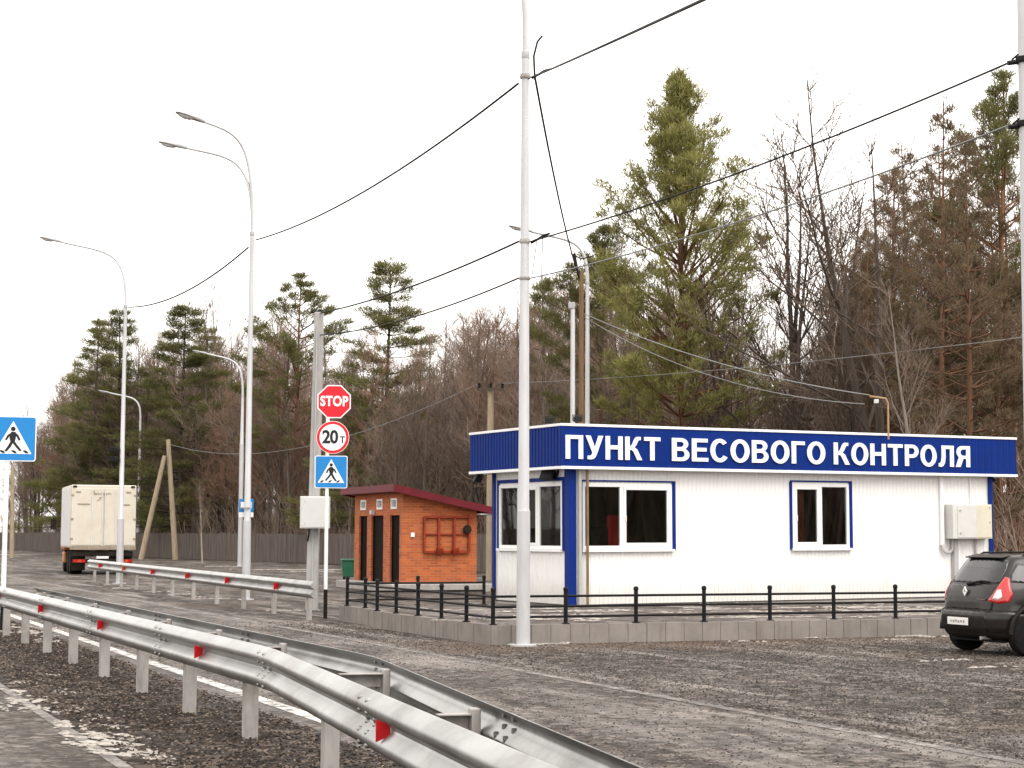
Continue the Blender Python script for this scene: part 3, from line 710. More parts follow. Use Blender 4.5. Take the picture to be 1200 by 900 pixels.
def resample(pts, step):
    out = [pts[0]]
    for a, b_ in zip(pts[:-1], pts[1:]):
        L = (b_ - a).length; k = max(1, int(L / step))
        out += [a + (b_ - a) * (i / k) for i in range(1, k + 1)]
    return out
def bend(pts, rad_=.5):       # soften corners
    out = [pts[0]]
    for i in range(1, len(pts) - 1):
        a, q, c = pts[i - 1], pts[i], pts[i + 1]; u = (a - q).normalized(); v_ = (c - q).normalized()
        p0 = q + u * rad_; p1 = q + v_ * rad_
        out += [p0 * (1 - t) ** 2 + q * 2 * t * (1 - t) + p1 * t * t for t in (0, .25, .5, .75, 1)]
    return out + [pts[-1]]
ZT = .87
gr = empty('guardrail', on(290, 873), 0, 'long double sided galvanised crash barrier with red reflectors in the foreground', 'crash barrier')
G0 = Vector(gr.location)
fa_, fb_, fc_ = on(0, 687, ZT), on(318, 759, ZT), on(650, 898, ZT)
d1 = (fa_ - fb_).normalized(); d2 = (fc_ - fb_).normalized()
front = bend([fb_ + d1 * 26, fb_, fb_ + d2 * 13])
ra_, rb_, rc_ = on(38, 688, ZT), on(438, 769, ZT), on(750, 899, ZT)
d3 = (rc_ - rb_).normalized()
rear = bend([ra_, rb_, rb_ + d3 * 12])
def rel(q): return q - G0
# the waves face away from the posts on both sides (front: towards the viewer = left of travel from far to near is -1)
bf = wbeam('rail_beam', [rel(q) for q in front], 1, ZT, gr)
br_ = wbeam('rail_beam', [rel(q) for q in rear], -1, ZT, gr)
def lerp_at(path, s):          # point and direction at arc length s
    for a, b_ in zip(path[:-1], path[1:]):
        L = (b_ - a).length
        if s <= L: return a + (b_ - a) * (s / L), (b_ - a).normalized()
        s -= L
    return path[-1], (path[-1] - path[-2]).normalized()
# posts every 2.1 m along the middle line
f0 = 26.0 - (Vector((fb_.x, fb_.y)) - Vector((on(290, 873).x, on(290, 873).y))).length - .45
bolts = MB(); k = 0
for i in range(-10, 8):
    s = f0 + i * 2.42 if i < 1 else f0 + 3.15 + (i - 1) * 3.0
    if s < .5 or s > 37: continue
    q, d = lerp_at(front, s); nn = Vector((-d.y, d.x, 0))        # towards the rear rail
    # distance to the rear rail across
    best = None
    for a, b_ in zip(rear[:-1], rear[1:]):
        e2 = b_ - a; den = nn.x * e2.y - nn.y * e2.x
        if abs(den) < 1e-6: continue
        tt = ((a.x - q.x) * e2.y - (a.y - q.y) * e2.x) / den; uu = ((a.x - q.x) * nn.y - (a.y - q.y) * nn.x) / den
        if 0 <= uu <= 1 and 0 < tt < 3: best = tt
    c = q + nn * .14; c.z = 0; c = rel(c)
    T = Matrix.Translation(c) @ Matrix.Rotation(math.atan2(d.y, d.x), 4, 'Z')
    hw = .072
    po = MB().box(-hw, hw, -.05, -.042, -.3, .78, T).box(-hw, -hw + .008, -.042, .06, -.3, .78, T).box(hw - .008, hw, -.042, .06, -.3, .78, T).box(-hw + .008, -hw + .03, .052, .06, -.3, .78, T).box(hw - .03, hw - .008, .052, .06, -.3, .78, T)
    po.build('post', 'galv_post', gr)
    MB().box(-.06, .06, -.13, -.0505, .60, .80, T).build('spacer', 'galv_post', gr, bevel=.006)
    if best:
        e_ = best - .14
        MB().box(-.035, -.028, .062, e_ - .061, .70, .80, T).box(-.028, .04, .062, e_ - .061, .793, .80, T).build('spacer', 'galv_post', gr)
        MB().box(-.045, .045, e_ - .06, e_ - .006, .56, .83, T).build('bracket', 'galv_post', gr, bevel=.008)
# lap joints with bolt heads
for path, sg, s0 in ((front, 1, 26.05), (rear, -1, None)):
    tot = sum((b_ - a).length for a, b_ in zip(path[:-1], path[1:]))
    base = 26.0 if s0 else (rb_ - ra_).length
    for j in range(-6, 4):
        s = base + j * 4.2
        if s < .5 or s > tot - .3: continue
        q, d = lerp_at(path, s); nn = Vector((d.y, -d.x, 0)) * sg; ro = bf if s0 else br_; mb = RAIL[ro.name]
        for dx in (-.11, .11):
            for off, z in ((.062, ZT - .045), (.062, ZT - .115), (.062, ZT - .235), (.062, ZT - .305), (.0145, ZT - .155), (.0145, ZT - .19)):
                c = rel(q + d * dx + nn * (off + .002)); c.z = z - 0
                T = Matrix.Translation(c) @ Matrix(((d.x, 0, nn.x, 0), (d.y, 0, nn.y, 0), (0, 1, 0, 0), (0, 0, 0, 1)))
                mb.lathe([(.017, -.012), (.017, .008), (.008, .015)], 8, T)
    ro.data.clear_geometry(); ro.data.from_pydata(mb.v, [], mb.f); ro.data.update()
    ro.data.polygons.foreach_set('use_smooth', [True] * len(ro.data.polygons)); ro.data.set_sharp_from_angle(angle=rad(50))
# red reflectors in the trough
def reflector(par, q, d, nn, m='reflector_red', big=1.0):
    T = Matrix.Translation(q) @ Matrix(((d.x, nn.x, 0, 0), (d.y, nn.y, 0, 0), (0, 0, 1, 0), (0, 0, 0, 1)))
    # trapezoid plate set across the trough, facing along the road
    hh, wdt = .058 * big, .085 * big
    o = MB().add([(-.006, 0, -hh * .4), (.006, 0, -hh * .4), (.006, 0, hh * .4), (-.006, 0, hh * .4), (-.006, wdt, -hh), (.006, wdt, -hh), (.006, wdt, hh), (-.006, wdt, hh)],
             [(0, 3, 2, 1), (4, 5, 6, 7), (0, 1, 5, 4), (1, 2, 6, 5), (2, 3, 7, 6), (3, 0, 4, 7)], T)
    r_ = o.build('reflector', m, par)
    MB().box(-.0075, .0075, -.002, .012, -hh * .45, hh * .45, T).build('reflector_foot', 'galv_post', r_)
for px, py in ((2, 691), (53, 713), (124, 734), (240, 767), (461, 854)):
    best = None
    s = .2
    while s < 38:
        q, d = lerp_at(front, s); X = px_of((q.x, q.y, ZT - .17))[0]
        if best is None or abs(X - px) < best[0]: best = (abs(X - px), q, d)
        s += .05
    _, q, d = best; nn = Vector((d.y, -d.x, 0)); dd = Vector((d.x, d.y, 0)).normalized()
    c = rel(q); c.z = ZT - .174
    reflector(gr, c + nn * .012, dd, nn, 'reflector_red', 1.1)

fg = empty('guardrail', on(300, 706), 0, 'shorter single sided galvanised barrier with red reflectors standing across the road', 'crash barrier')
H0 = Vector(fg.location); ZF = .83
pa, pb = on(105, 655.5, ZF), on(369, 681.5, ZF)
fpath = resample([pa, pb], 3)
wbeam('rail_beam', [q - H0 for q in fpath], 1, ZF, fg)
Lf = (pb - pa).length; df = (pb - pa).normalized(); df.z = 0; df.normalize(); nf = Vector((df.y, -df.x, 0))
for i in range(11):
    s = .5 + i * (Lf - 1.4) / 10
    c = pa + df * s - nf * .12 - H0; c.z = 0
    T = Matrix.Translation(c) @ Matrix.Rotation(math.atan2(df.y, df.x), 4, 'Z')
    MB().box(-.06, .06, -.04, -.032, -.2, .76, T).box(-.06, -.052, -.032, .05, -.2, .76, T).box(.052, .06, -.032, .05, -.2, .76, T).build('post', 'galv_post', fg)
    MB().box(-.05, .05, -.118, -.0405, .55, .74, T).build('spacer', 'galv_post', fg)
for px, m in ((120, 'reflector_red'), (148, 'reflector_orange'), (182, 'reflector_red'), (223, 'reflector_red'), (270, 'reflector_red'), (328, 'reflector_red')):
    lo_, hi_ = 0, Lf
    for _ in range(40):
        mid = (lo_ + hi_) / 2
        if px_of(pa + df * mid)[0] < px: lo_ = mid
        else: hi_ = mid
    c = pa + df * lo_ - H0; c.z = ZF - .174
    reflector(fg, c + nf * .012, df, nf, m, 1.5)

# ------------------------------------------------------------------ street lamps
def lamp_head_mesh(par, tip, dirv, up, k=1.0):
    d = Vector(dirv).normalized(); s_ = d.cross(Vector((0, 0, 1))).normalized(); u = s_.cross(d)
    T = Matrix(((d.x, s_.x, u.x, tip[0]), (d.y, s_.y, u.y, tip[1]), (d.z, s_.z, u.z, tip[2]), (0, 0, 0, 1))) @ Matrix.Scale(k, 4)
    prof = [(-.05, .05, .05), (.05, .09, .07), (.22, .11, .08), (.30, .14, .06), (.55, .16, .055), (.72, .12, .04), (.80, .05, .02)]
    vs = []; fs = []; n = 12
    for x, hw, hz in prof:
        for i in range(n):
            t = 2 * PI * i / n; vs.append((x, hw * math.cos(t), max(-.03, hz * math.sin(t))))
    for i in range(len(prof) - 1):
        for q in range(n): fs.append((i * n + q, i * n + (q + 1) % n, (i + 1) * n + (q + 1) % n, (i + 1) * n + q))
    fs += [tuple(reversed(range(n))), tuple(range((len(prof) - 1) * n, len(prof) * n))]
    h = MB().add(vs, fs, T).build('lamp_head', 'lamp_head', par, smooth=50)
    g_ = MB(); vs = []; fs = []
    for x, hw, dz in ((.28, .10, .0), (.36, .125, .05), (.52, .13, .07), (.66, .10, .045), (.74, .05, .0)):
        for i in range(7):
            t = PI + PI * i / 6; vs.append((x, hw * math.cos(t), -.031 + dz * math.sin(t)))
    for i in range(4):
        for q in range(6): fs.append((i * 7 + q, i * 7 + q + 1, (i + 1) * 7 + q + 1, (i + 1) * 7 + q))
    g_.add(vs, fs, T).build('lens', 'lamp_glass', h, smooth=60)
def arm_curve(base, horiz, z0, z1, reach, n=14):
    """from base at z0 curving over to reach at height z1"""
    P0 = Vector((0, 0, z0)); P3 = horiz * reach + Vector((0, 0, z1))
    P1 = Vector((0, 0, z0 + (z1 - z0) * .92)); P2 = P3 - (horiz * .97 + Vector((0, 0, .24))) * reach * .72
    return [P0 * (1 - t) ** 3 + P1 * 3 * t * (1 - t) ** 2 + P2 * 3 * t * t * (1 - t) + P3 * t ** 3 for t in [i / n for i in range(n + 1)]]
def street_lamp(base, label, zlow, zmid, arms, r=(.11, .08, .045), group='street lamps along the road', head=1.0, sleeve=None):
    e = empty('street_lamp', base, 0, label, 'street lamp', group)
    pts = [(0, 0, -.1), (0, 0, zlow)]
    MB().tube(pts, [r[0], r[0] * .93], 16).build('pole', 'lamp_steel', e, smooth=40)
    MB().tube([(0, 0, zlow), (0, 0, zlow + .04), (0, 0, zmid)], [r[0] * .9, r[1], r[1] * .66], 16).build('pole', 'lamp_steel', e, smooth=40)
    MB().lathe([(r[0] * 1.9, -.02), (r[0] * 1.9, .025), (r[0] * 1.1, .03)], 16).build('base_plate', 'lamp_steel', e)
    MB().lathe([(r[1] * .68, zmid - .1), (r[1] * .78, zmid - .08), (r[1] * .78, zmid + .02), (r[2], zmid + .03)], 16).build('collar', 'lamp_steel', e, smooth=40)
    for az, reach, ztop in arms:
        hz = Vector((math.sin(rad(az)), math.cos(rad(az)), 0))
        c = arm_curve(None, hz, zmid, ztop, reach)
        MB().tube(c, [r[2] * (1 - .25 * i / len(c)) for i in range(len(c))], 10).build('arm', 'lamp_steel', e, smooth=50)
        lamp_head_mesh(e, c[-1], c[-1] - c[-2], None, head)
    return e
LA = Vector((.2, 29.45, 0)); LBp = Vector((-7.25, 49.33, 0)); LC = Vector((-14.04, 64.6, 0)); LD = Vector((-14.95, 99.2, 0)); LE = Vector((-29.34, 141.29, 0)); LF = Vector((2.62, 62, 0))
street_lamp(LA, 'tall galvanised lamp post in front of the white cabin, its lamp arm out of view', at(614, 492 + 107, 29.45).z, at(614, 62, 29.45).z, [(-90, 2.4, 13.4), ], r=(.114, .092, .045))
street_lamp(LBp, 'tall galvanised lamp post with two curved arms behind the shorter barrier', at(290, 610, 49.3).z, at(297, 272, 49.3).z, [(-115, 1.45, at(230, 148, 49.3).z), (-84, 1.95, at(205, 171, 49.3).z)], r=(.115, .09, .045))
street_lamp(LC, 'galvanised lamp post with one long arm beside the rear of the box truck', at(140, 608, 64.6).z, at(145, 358, 64.6).z, [(-88, 2.45, at(55, 279, 64.6).z - .12)], r=(.13, .09, .048))
street_lamp(LD, 'far lamp post with white lamp head standing just left of the double arm lamp post', at(282, 520, 99).z, at(284, 462, 99).z, [(-90, 2.05, at(240, 414, 99).z)], r=(.13, .10, .06), head=1.0)
street_lamp(LE, 'farthest lamp post rising right of the box truck', at(160, 590, 141).z, at(162, 490, 141).z, [(-90, 2.5, at(123, 460, 141).z)], r=(.15, .12, .075), head=1.1)
street_lamp(LF, 'white lamp post with curved arm rising behind the cabin roof', at(688, 560, 62).z, at(688, 330, 62).z, [(-95, 2.0, at(618, 272, 62).z)], r=(.1, .095, .06))
# pole at the right edge
GP = at(1209, 480, 20.5); GP.z = 0
e = empty('lamp_post', GP, 0, 'grey post at the right edge of the photo carrying two thick overhead cables', 'pole')
MB().tube([(0, 0, -.1), (0, 0, 5.4), (0, 0, 9.5)], [.1, .085, .07], 14).build('pole', 'lamp_steel', e, smooth=40)
zg1, zg2 = at(1192, 72, 20.5).z, at(1192, 147, 20.5).z
for z in (zg1, zg2):
    MB().tube([(-.15, 0, z + .02), (-.08, 0, z + .08), (-.02, 0, z + .06)], .014, 6).lathe([(.105, z - .02), (.11, z), (.105, z + .05)], 14).tube([(-.2, 0, z - .02), (-.05, 0, z + .0)], .03, 8).build('cable_clamp', 'black', e)
# spot cameras on pole C
mb = MB(); z1 = at(134, 527, 64.6).z; z2 = at(134, 538, 64.6).z
for z, x in ((z1, 0), (z2, -.05)):
    c = empty('camera', (0, 0, 0)) if False else None
sc_ = empty('security_camera', (LC.x - .13, LC.y - .1, z2), 0, 'two black traffic cameras clamped to the lamp post beside the truck', 'camera')
for z in (0, z1 - z2):
    MB().box(-.30, -.05, -.14, .14, z - .09, z + .09).build('camera_body', 'black', sc_, bevel=.02)
    MB().tube([(-.06, 0, z), (.05, .05, z)], .025, 8).build('bracket', 'black', sc_)
# small blue sign on the double lamp post
e = empty('road_sign', (LBp.x - .05, LBp.y + .12, at(288, 600, 49.3).z), 0, 'small blue square sign strapped to the double arm lamp post', 'road sign')
MB().box(-.20, .20, -.012, 0, 0, .36).build('panel', 'sign_blue', e, bevel=.004)
MB().box(-.15, .15, -.018, -.0125, .10, .28).build('pictogram', 'sign_white', e)
MB().box(-.20, .20, -.012, 0, -.14, -.01).build('plate', 'sign_white', e, bevel=.004)
MB().box(-.13, .13, -.26, -.23, .1, .13).box(-.13, -.10, -.229, -.012, .1, .13).box(.10, .13, -.229, -.012, .1, .13).build('strap', 'galv_post', e)

# ------------------------------------------------------------------ utility poles
CP = Vector((-4.74, 42.9, 0)); ct = at(369, 366, 42.9)
cp = empty('concrete_pole', CP, 0, 'square grey concrete utility pole behind the stop sign with cables at its top', 'pole')
tz = ct.z
mb = MB(); mb.add([(-.14, -.14, -.1), (.14, -.14, -.1), (.14, .14, -.1), (-.14, .14, -.1), (-.105, -.105, tz), (.105, -.105, tz), (.105, .105, tz), (-.105, .105, tz)], [(0, 1, 5, 4), (1, 2, 6, 5), (2, 3, 7, 6), (3, 0, 4, 7), (4, 5, 6, 7)])
cpo = mb.build('post', 'concrete_pole', cp, bevel=.015); cpo.rotation_euler = (0, .012, 0)
MB().tube([(-.12, 0, tz), (.06, -.02, tz + .02), (.1, -.02, tz - .2)], .03, 8).box(.06, .16, -.05, .05, tz - .05, tz + .06).build('cable_clamp', 'black', cp)
MB().tube([(.02, -.15, .4), (.05, -.13, tz - .3)], .015, 6).build('conduit', 'pipe_grey', cp)
bz = at(369, 601, 42.7).z
ebx = empty('utility_box', (CP.x + .10, CP.y - .16, bz - .37), 0, 'pale grey metal box mounted on the concrete pole beside the stop sign post', 'utility box')
MB().box(-.36, .33, -.26, 0, 0, .76).build('cabinet', 'grey_box', ebx, bevel=.012)
MB().box(-.33, .30, -.272, -.261, .03, .73).build('door', 'grey_box', ebx, bevel=.004)
mb = MB()
for z in (.12, .64): mb.lathe([(.016, 0), (.016, .016)], 10, Matrix.Translation((-.24, -.272, z)) @ Matrix.Rotation(PI / 2, 4, 'X'))
mb.build('lock', 'pipe_grey', ebx)
MB().tube([(-.16, -.1, 0), (-.16, -.1, -.14), (-.2, -.02, -.3)], .02, 6).build('cable', 'black', ebx)
def crosspole(base, tz, label, r, m, arm=None):
    e = empty('utility_pole', base, 0, label, 'utility pole')
    MB().tube([(0, 0, -.1), (0, 0, tz)], [r, r * .75], 12).build('pole', m, e, smooth=40)
    if arm:
        MB().box(-arm, arm, -.06 - r, .0 - r, tz - .12, tz).build('crossarm', 'bark_dark', e)
        for x in (-arm * .85, 0, arm * .85):
            MB().lathe([(.03, 0), (.07, .03), (.05, .1), (.075, .15), (.04, .22)], 10, Matrix.Translation((x, -.03 - r, tz))).build('insulator', 'black', e)
    return e
WPp = at(574, 660, 72); WPp.z = 0; wpz = at(574, 455, 72).z
crosspole(WPp, wpz, 'pale wooden pole with a dark crossarm and insulators behind the brick shed', .16, 'pole_wood', .55)
KP = at(681, 560, 50); KP.z = 0; kz = at(679, 318, 50).z
kp_ = crosspole(KP, kz, 'slim brown wooden pole rising behind the cabin roof', .085, 'brown_wood')
MB().tube([(-.2, 0, kz + .5), (-.12, 0, kz + .05), (-.02, 0, kz - .3)], .04, 8).tube([(-.3, 0, kz + .5), (0, 0, kz + .35), (.35, 0, kz + .45)], .02, 6).build('cable_clamp', 'black', kp_)
K2p = at(671, 560, 47); K2p.z = 0; k2z = at(671, 362, 47).z
k2_ = crosspole(K2p, k2z, 'short grey steel mast with a floodlight on top behind the cabin roof', .075, 'lamp_steel')
MB().box(-.12, .06, -.07, .07, k2z, k2z + .17).build('floodlight', 'lamp_head', k2_, bevel=.02)
W1 = Vector((-23.2, 124.5, 0)); wt = at(197, 515, 124.5)
e = empty('braced_pole', W1, 0, 'leaning wooden pole with a diagonal brace beside the board fence', 'utility pole')
q = wt - W1
MB().tube([(0, 0, -.1), q], [.21, .15], 12).build('pole', 'pole_wood', e, smooth=40)
b0 = on(166, 654); b0 = Vector((W1.x - 2.3, W1.y - .5, 0)); top = at(193, 534, 124.2)
MB().tube([(b0 - W1), top - W1], [.2, .15], 12).build('brace', 'pole_wood', e, smooth=40)
SP = on(14, 645); SP = SP * (130 / SP.y); SP.z = 0
simple_pole('wooden_pole', SP, at(15, 545, 130), .17, .12, 'pole_wood', 'thin pale pole behind the crossing sign at the left edge', 'pole')

# ------------------------------------------------------------------ traffic signs
def disc(mb, r, y0, y1, n=40, cx=0, cz_=0, rot=0): mb.prism([(cx + r * math.cos(2 * PI * i / n + rot), cz_ + r * math.sin(2 * PI * i / n + rot)) for i in range(n)], y0, y1)
def rrect(hw, hh, r, n=5):
    out = []
    for cx, cy, a in ((hw - r, hh - r, 0), (-hw + r, hh - r, 90), (-hw + r, -hh + r, 180), (hw - r, -hh + r, 270)):
        out += arc(cx, cy, r, r, a, a + 90, n)
    return out
def crossing_sign(par, z, mirror=False):
    o = MB(); o.prism(rrect(.35, .35, .04), -.002, .006); pn = o.build('crossing_sign', 'sign_white', par); pn.location = (0, 0, z)
    o = MB(); o.prism(rrect(.335, .335, .03), -.005, -.0022); o.build('blue_field', 'sign_blue', pn)
    o = MB(); o.prism([(-.285, -.235), (.285, -.235), (0, .275)], -.008, -.0052); o.build('white_triangle', 'sign_white', pn)
    g_ = MB(); y = -.0082; mx = -1 if mirror else 1
    def pl(pts, t): g_.prism([(x * mx, zz) for x, zz in pts], y - t, y)
    disc(g_, .036, y - .003, y, 18, .0 * mx, .152)
    pl([(-.035, .105), (.03, .11), (.055, .02), (.035, -.055), (-.03, -.05), (-.045, .03)], .0030)       # torso
    pl([(-.03, .105), (-.085, .05), (-.115, -.02), (-.085, -.03), (-.055, .03), (-.02, .06)], .0036)      # rear arm
    pl([(.02, .10), (.085, .055), (.12, -.015), (.095, -.03), (.06, .03), (.02, .05)], .0036)            # front arm
    pl([(-.03, -.045), (.015, -.05), (-.045, -.13), (-.105, -.195), (-.135, -.18), (-.075, -.105)], .0036)   # rear leg
    pl([(-.01, -.045), (.036, -.04), (.075, -.115), (.125, -.19), (.095, -.205), (.03, -.13)], .0042)       # front leg
    for cx in (-.185, -.01, .165): pl([(cx - .055, -.225), (cx - .01, -.225), (cx + .04, -.185), (cx + .0, -.178), (cx - .03, -.19)], .0030)
    g_.build('pedestrian_pictogram', 'sign_black', pn)
    b_ = MB().box(-.3, .3, .008, .03, .1, .13).box(-.3, .3, .008, .03, -.13, -.1); b_.build('bracket', 'sign_back', pn)
    return pn
SG = Vector((-3.98, 38.7, 0))
def sz(py): return at(385, py, 38.7).z
sp = empty('sign_post', SG, rad(6), 'white sign post carrying the stop, weight limit and crossing signs', 'road sign')
MB().tube([(0, .045, .62), (0, .045, sz(452))], .04, 12).build('pole', 'white_paint', sp, smooth=40)
MB().tube([(0, .045, -.1), (0, .045, .62)], .042, 12).build('pole_base', 'chassis', sp, smooth=40)
st = MB(); disc(st, .36 / math.cos(PI / 8), -.002, .006, 8, rot=PI / 8); st = st.build('stop_sign', 'sign_white', sp); st.location = (.13, 0, sz(470.5))
o = MB(); disc(o, .335 / math.cos(PI / 8), -.005, -.0022, 8, rot=PI / 8); o.build('red_field', 'sign_red', st)
vs, fs = font_text('STOP', .275, .003, .010, 1.08); h_ = [v[0] for v in vs]
o = MB(); o.add([(x * .86, y - .0085, z * 1.08 - .09) for x, y, z in vs], fs); o.build('lettering', 'sign_white', st)
MB().box(-.2, .0, .008, .03, .1, .13).box(-.2, .0, .008, .03, -.13, -.1).build('bracket', 'sign_back', st)
wl = MB(); disc(wl, .355, -.002, .006, 48); wl = wl.build('weight_limit_sign', 'sign_white', sp); wl.location = (.11, 0, sz(512.5))
o = MB(); disc(o, .345, -.005, -.0022, 48); o.build('red_ring', 'sign_red', wl)
o = MB(); disc(o, .285, -.008, -.0052, 48); o.build('white_field', 'sign_white', wl)
vs, fs = font_text('20', .37, .003, .012, .95)
o = MB(); o.add([(x * .95 - .055, y - .0115, z * 1.05 - .12) for x, y, z in vs], fs)
wd, (vs, fs) = GC['Т']; o.add([(x * .15 + .155, y * .15 - .0115, z * .15 - .125) for x, y, z in vs], fs); o.build('lettering', 'sign_black', wl)
MB().box(-.2, .05, .008, .03, .1, .13).box(-.2, .05, .008, .03, -.13, -.1).build('bracket', 'sign_back', wl)
cs = crossing_sign(sp, sz(553)); cs.location.x = .085
LS = on(10, 741); LS = Vector((-9.05, 33.4, 0)); LS.x = at(6, 620, 33.4).x
lsp = empty('sign_post', LS, rad(16), 'blue pedestrian crossing sign on a white post with black foot at the left edge', 'road sign')
zt = at(17, 514, 33.4).z
MB().tube([(0, .045, .78), (0, .045, zt + .3)], .045, 12).build('pole', 'white_paint', lsp, smooth=40)
MB().tube([(0, .045, -.1), (0, .045, .78)], .047, 12).build('pole_base', 'black', lsp, smooth=40)
cs = crossing_sign(lsp, zt, True); cs.location.x = at(15, 514, 33.4).x - LS.x + .0; cs.scale = (1.2, 1, 1.2)

# ------------------------------------------------------------------ brick shed
SB = Vector((-3.46, 57.06, 0)); SR = rad(22)
sh = empty('brick_shed', SB, SR, 'small orange brick shed with a sloping maroon roof and dark doors', 'shed')
# local x: along the gable side (68 deg), local y: along the door side (away, -22 deg)
SW, SD = 2.53, 5.15
MB().box(-.5, SW + .5, -.5, SD + .5, -.1, .24).build('concrete_base', 'concrete', sh, bevel=.02)
def dz(y0, y1): return (y0, y1)
doors = [(3.72, 4.62), (1.95, 3.25), (.28, 1.25)]
mb = MB()
# front (door) wall x=0..0.25 made of piers, lintel; with three small vents
H1, H2 = 3.14, 2.62
zt_, zd = 3.14, 2.42
ys = [0.0] + [v for d in doors[::-1] for v in d] + [SD]
for i in range(0, len(ys), 2): mb.box(0, .25, ys[i], ys[i + 1], .24, zd)
vents = [(3.85, 4.45), (2.05, 2.65), (.55, 1.15)]
mb.box(0, .25, 0, SD, zd, 2.62); mb.box(0, .25, 0, SD, 2.96, zt_)
yv = [0.0] + [v for d in vents[::-1] for v in d] + [SD]
for i in range(0, len(yv), 2): mb.box(0, .25, yv[i], yv[i + 1], 2.62, 2.96)
# gable sides and back
mb.prism([(.25, .24), (SW, .24), (SW, H2), (.25, 3.09)], 0, .25); mb.prism([(.25, .24), (SW, .24), (SW, H2), (.25, 3.09)], SD - .25, SD)
mb.box(SW - .25, SW, .25, SD - .25, .24, H2 - .02)
mb.build('wall', 'brick', sh)
for i, (a, b_) in enumerate(doors):
    d = MB().box(.10, .14, a + .04, b_ - .04, .26, zd - .03); do = d.build('door', 'dark_door', sh)
    f_ = MB().box(.06, .16, a, a + .04, .24, zd).box(.06, .16, b_ - .04, b_, .24, zd).box(.06, .16, a + .04, b_ - .04, zd - .03, zd); f_.build('door_frame', 'dark_door', do)
    if i != 1:
        pl_ = MB()
        for k in range(1, 6): yy = a + .04 + (b_ - a - .08) * k / 6; pl_.box(.092, .099, yy - .006, yy + .006, .28, zd - .05)
        pl_.build('batten', 'black', do)
        MB().box(.05, .09, a + .12, a + .16, 1.2, 1.36).build('handle', 'pipe_grey', do)
for a, b_ in vents:
    v_ = MB().box(-.02, .1, a, a + .06, 2.62, 2.96).box(-.02, .1, b_ - .06, b_, 2.62, 2.96).box(-.02, .1, a + .06, b_ - .06, 2.62, 2.68).box(-.02, .1, a + .06, b_ - .06, 2.90, 2.96).build('vent', 'white_pvc', sh)
    sl_ = MB()
    for k in range(4): sl_.box(.03, .07, a + .06, b_ - .06, 2.69 + k * .053, 2.715 + k * .053)
    sl_.build('louvre', 'grey_box', v_)
    MB().box(.09, .1, a + .06, b_ - .06, 2.68, 2.90).build('backing', 'black', v_)
mb = MB().box(-.16, -.005, 2.85, 2.99, 2.45, 2.60); mb.build('lamp', 'grey_box', sh, bevel=.02)
# roof: mono-pitch, high over the doors
rs_ = (H2 - 3.14) / SW
def rz_(x): return 3.13 + rs_ * x
x0, x1, y0, y1 = -.38, SW + .5, -.35, SD + .35
rf = MB().add([(x0, y0, rz_(x0)), (x1, y0, rz_(x1)), (x1, y1, rz_(x1)), (x0, y1, rz_(x0)), (x0, y0, rz_(x0) + .12), (x1, y0, rz_(x1) + .12), (x1, y1, rz_(x1) + .12), (x0, y1, rz_(x0) + .12)],
         [(0, 3, 2, 1), (4, 5, 6, 7), (0, 1, 5, 4), (1, 2, 6, 5), (2, 3, 7, 6), (3, 0, 4, 7)]).build('roof', 'maroon', sh)
fc = MB()
def slab(xa, xb, ya, yb, zo0, zo1): fc.add([(xa, ya, rz_(xa) + zo0), (xb, ya, rz_(xb) + zo0), (xb, yb, rz_(xb) + zo0), (xa, yb, rz_(xa) + zo0), (xa, ya, rz_(xa) + zo1), (xb, ya, rz_(xb) + zo1), (xb, yb, rz_(xb) + zo1), (xa, yb, rz_(xa) + zo1)], [(0, 3, 2, 1), (4, 5, 6, 7), (0, 1, 5, 4), (1, 2, 6, 5), (2, 3, 7, 6), (3, 0, 4, 7)])
slab(x0 - .03, x1 + .03, y0 - .035, y0 - .002, -.06, .17); slab(x0 - .03, x1 + .03, y1 + .002, y1 + .035, -.06, .17); slab(x0 - .035, x0 - .002, y0, y1, -.06, .17); slab(x1 + .002, x1 + .035, y0, y1, -.06, .17)
fc.build('fascia', 'maroon', rf)
MB().box(SW + .003, SW + .47, -.3, SD + .3, H2 - .17, H2 - .13).build('soffit', 'white_trim', sh)
# fire shield on the gable side (faces -y)
fsx = empty('fire_shield', SB + Matrix.Rotation(SR, 3, 'Z') @ Vector((1.48, -.01, 1.25)), SR, 'red open fire equipment frame hung on the brick shed wall', 'fire shield')
mb = MB()
for a, b_ in (((-.76, 0), (.76, 0)), ((-.76, 1.12), (.76, 1.12)), ((-.76, 0), (-.76, 1.12)), ((.76, 0), (.76, 1.12)), ((-.27, 0), (-.27, 1.12)), ((.25, 0), (.25, 1.12))):
    mb.beam((a[0], -.06, a[1]), (b_[0], -.06, b_[1]), .07, .07)
mb.build('frame', 'red_iron', fsx)
MB().beam((-.72, -.03, .57), (.72, -.03, .57), .04, .05).build('crossbar', 'red_iron', fsx)
for x in (-.27, .25):
    MB().lathe([(.03, -.10), (.11, .05), (.12, .14), (.10, .14)], 14, Matrix.Translation((x, -.16, -.02))).build('bucket', 'red_iron', fsx, smooth=40)
MB().lathe([(.15, 0), (.13, .03), (.03, .05)], 14, Matrix.Translation((.68, -.10, .72)) @ Matrix.Rotation(PI / 2, 4, 'X')).build('hose_reel', 'chassis', fsx)
mb = MB().box(.28, .40, -.05, -.004, 1.72, 1.86); o = mb.build('switch_box', 'white_pvc', sh, bevel=.01)
bn = on(411, 672); bn = bn * (72 / bn.y); bn.z = 0
e = empty('rubbish_bin', bn, rad(10), 'dark green wheeled rubbish bin standing left of the brick shed', 'bin')
bz = at(411, 655, 72).z
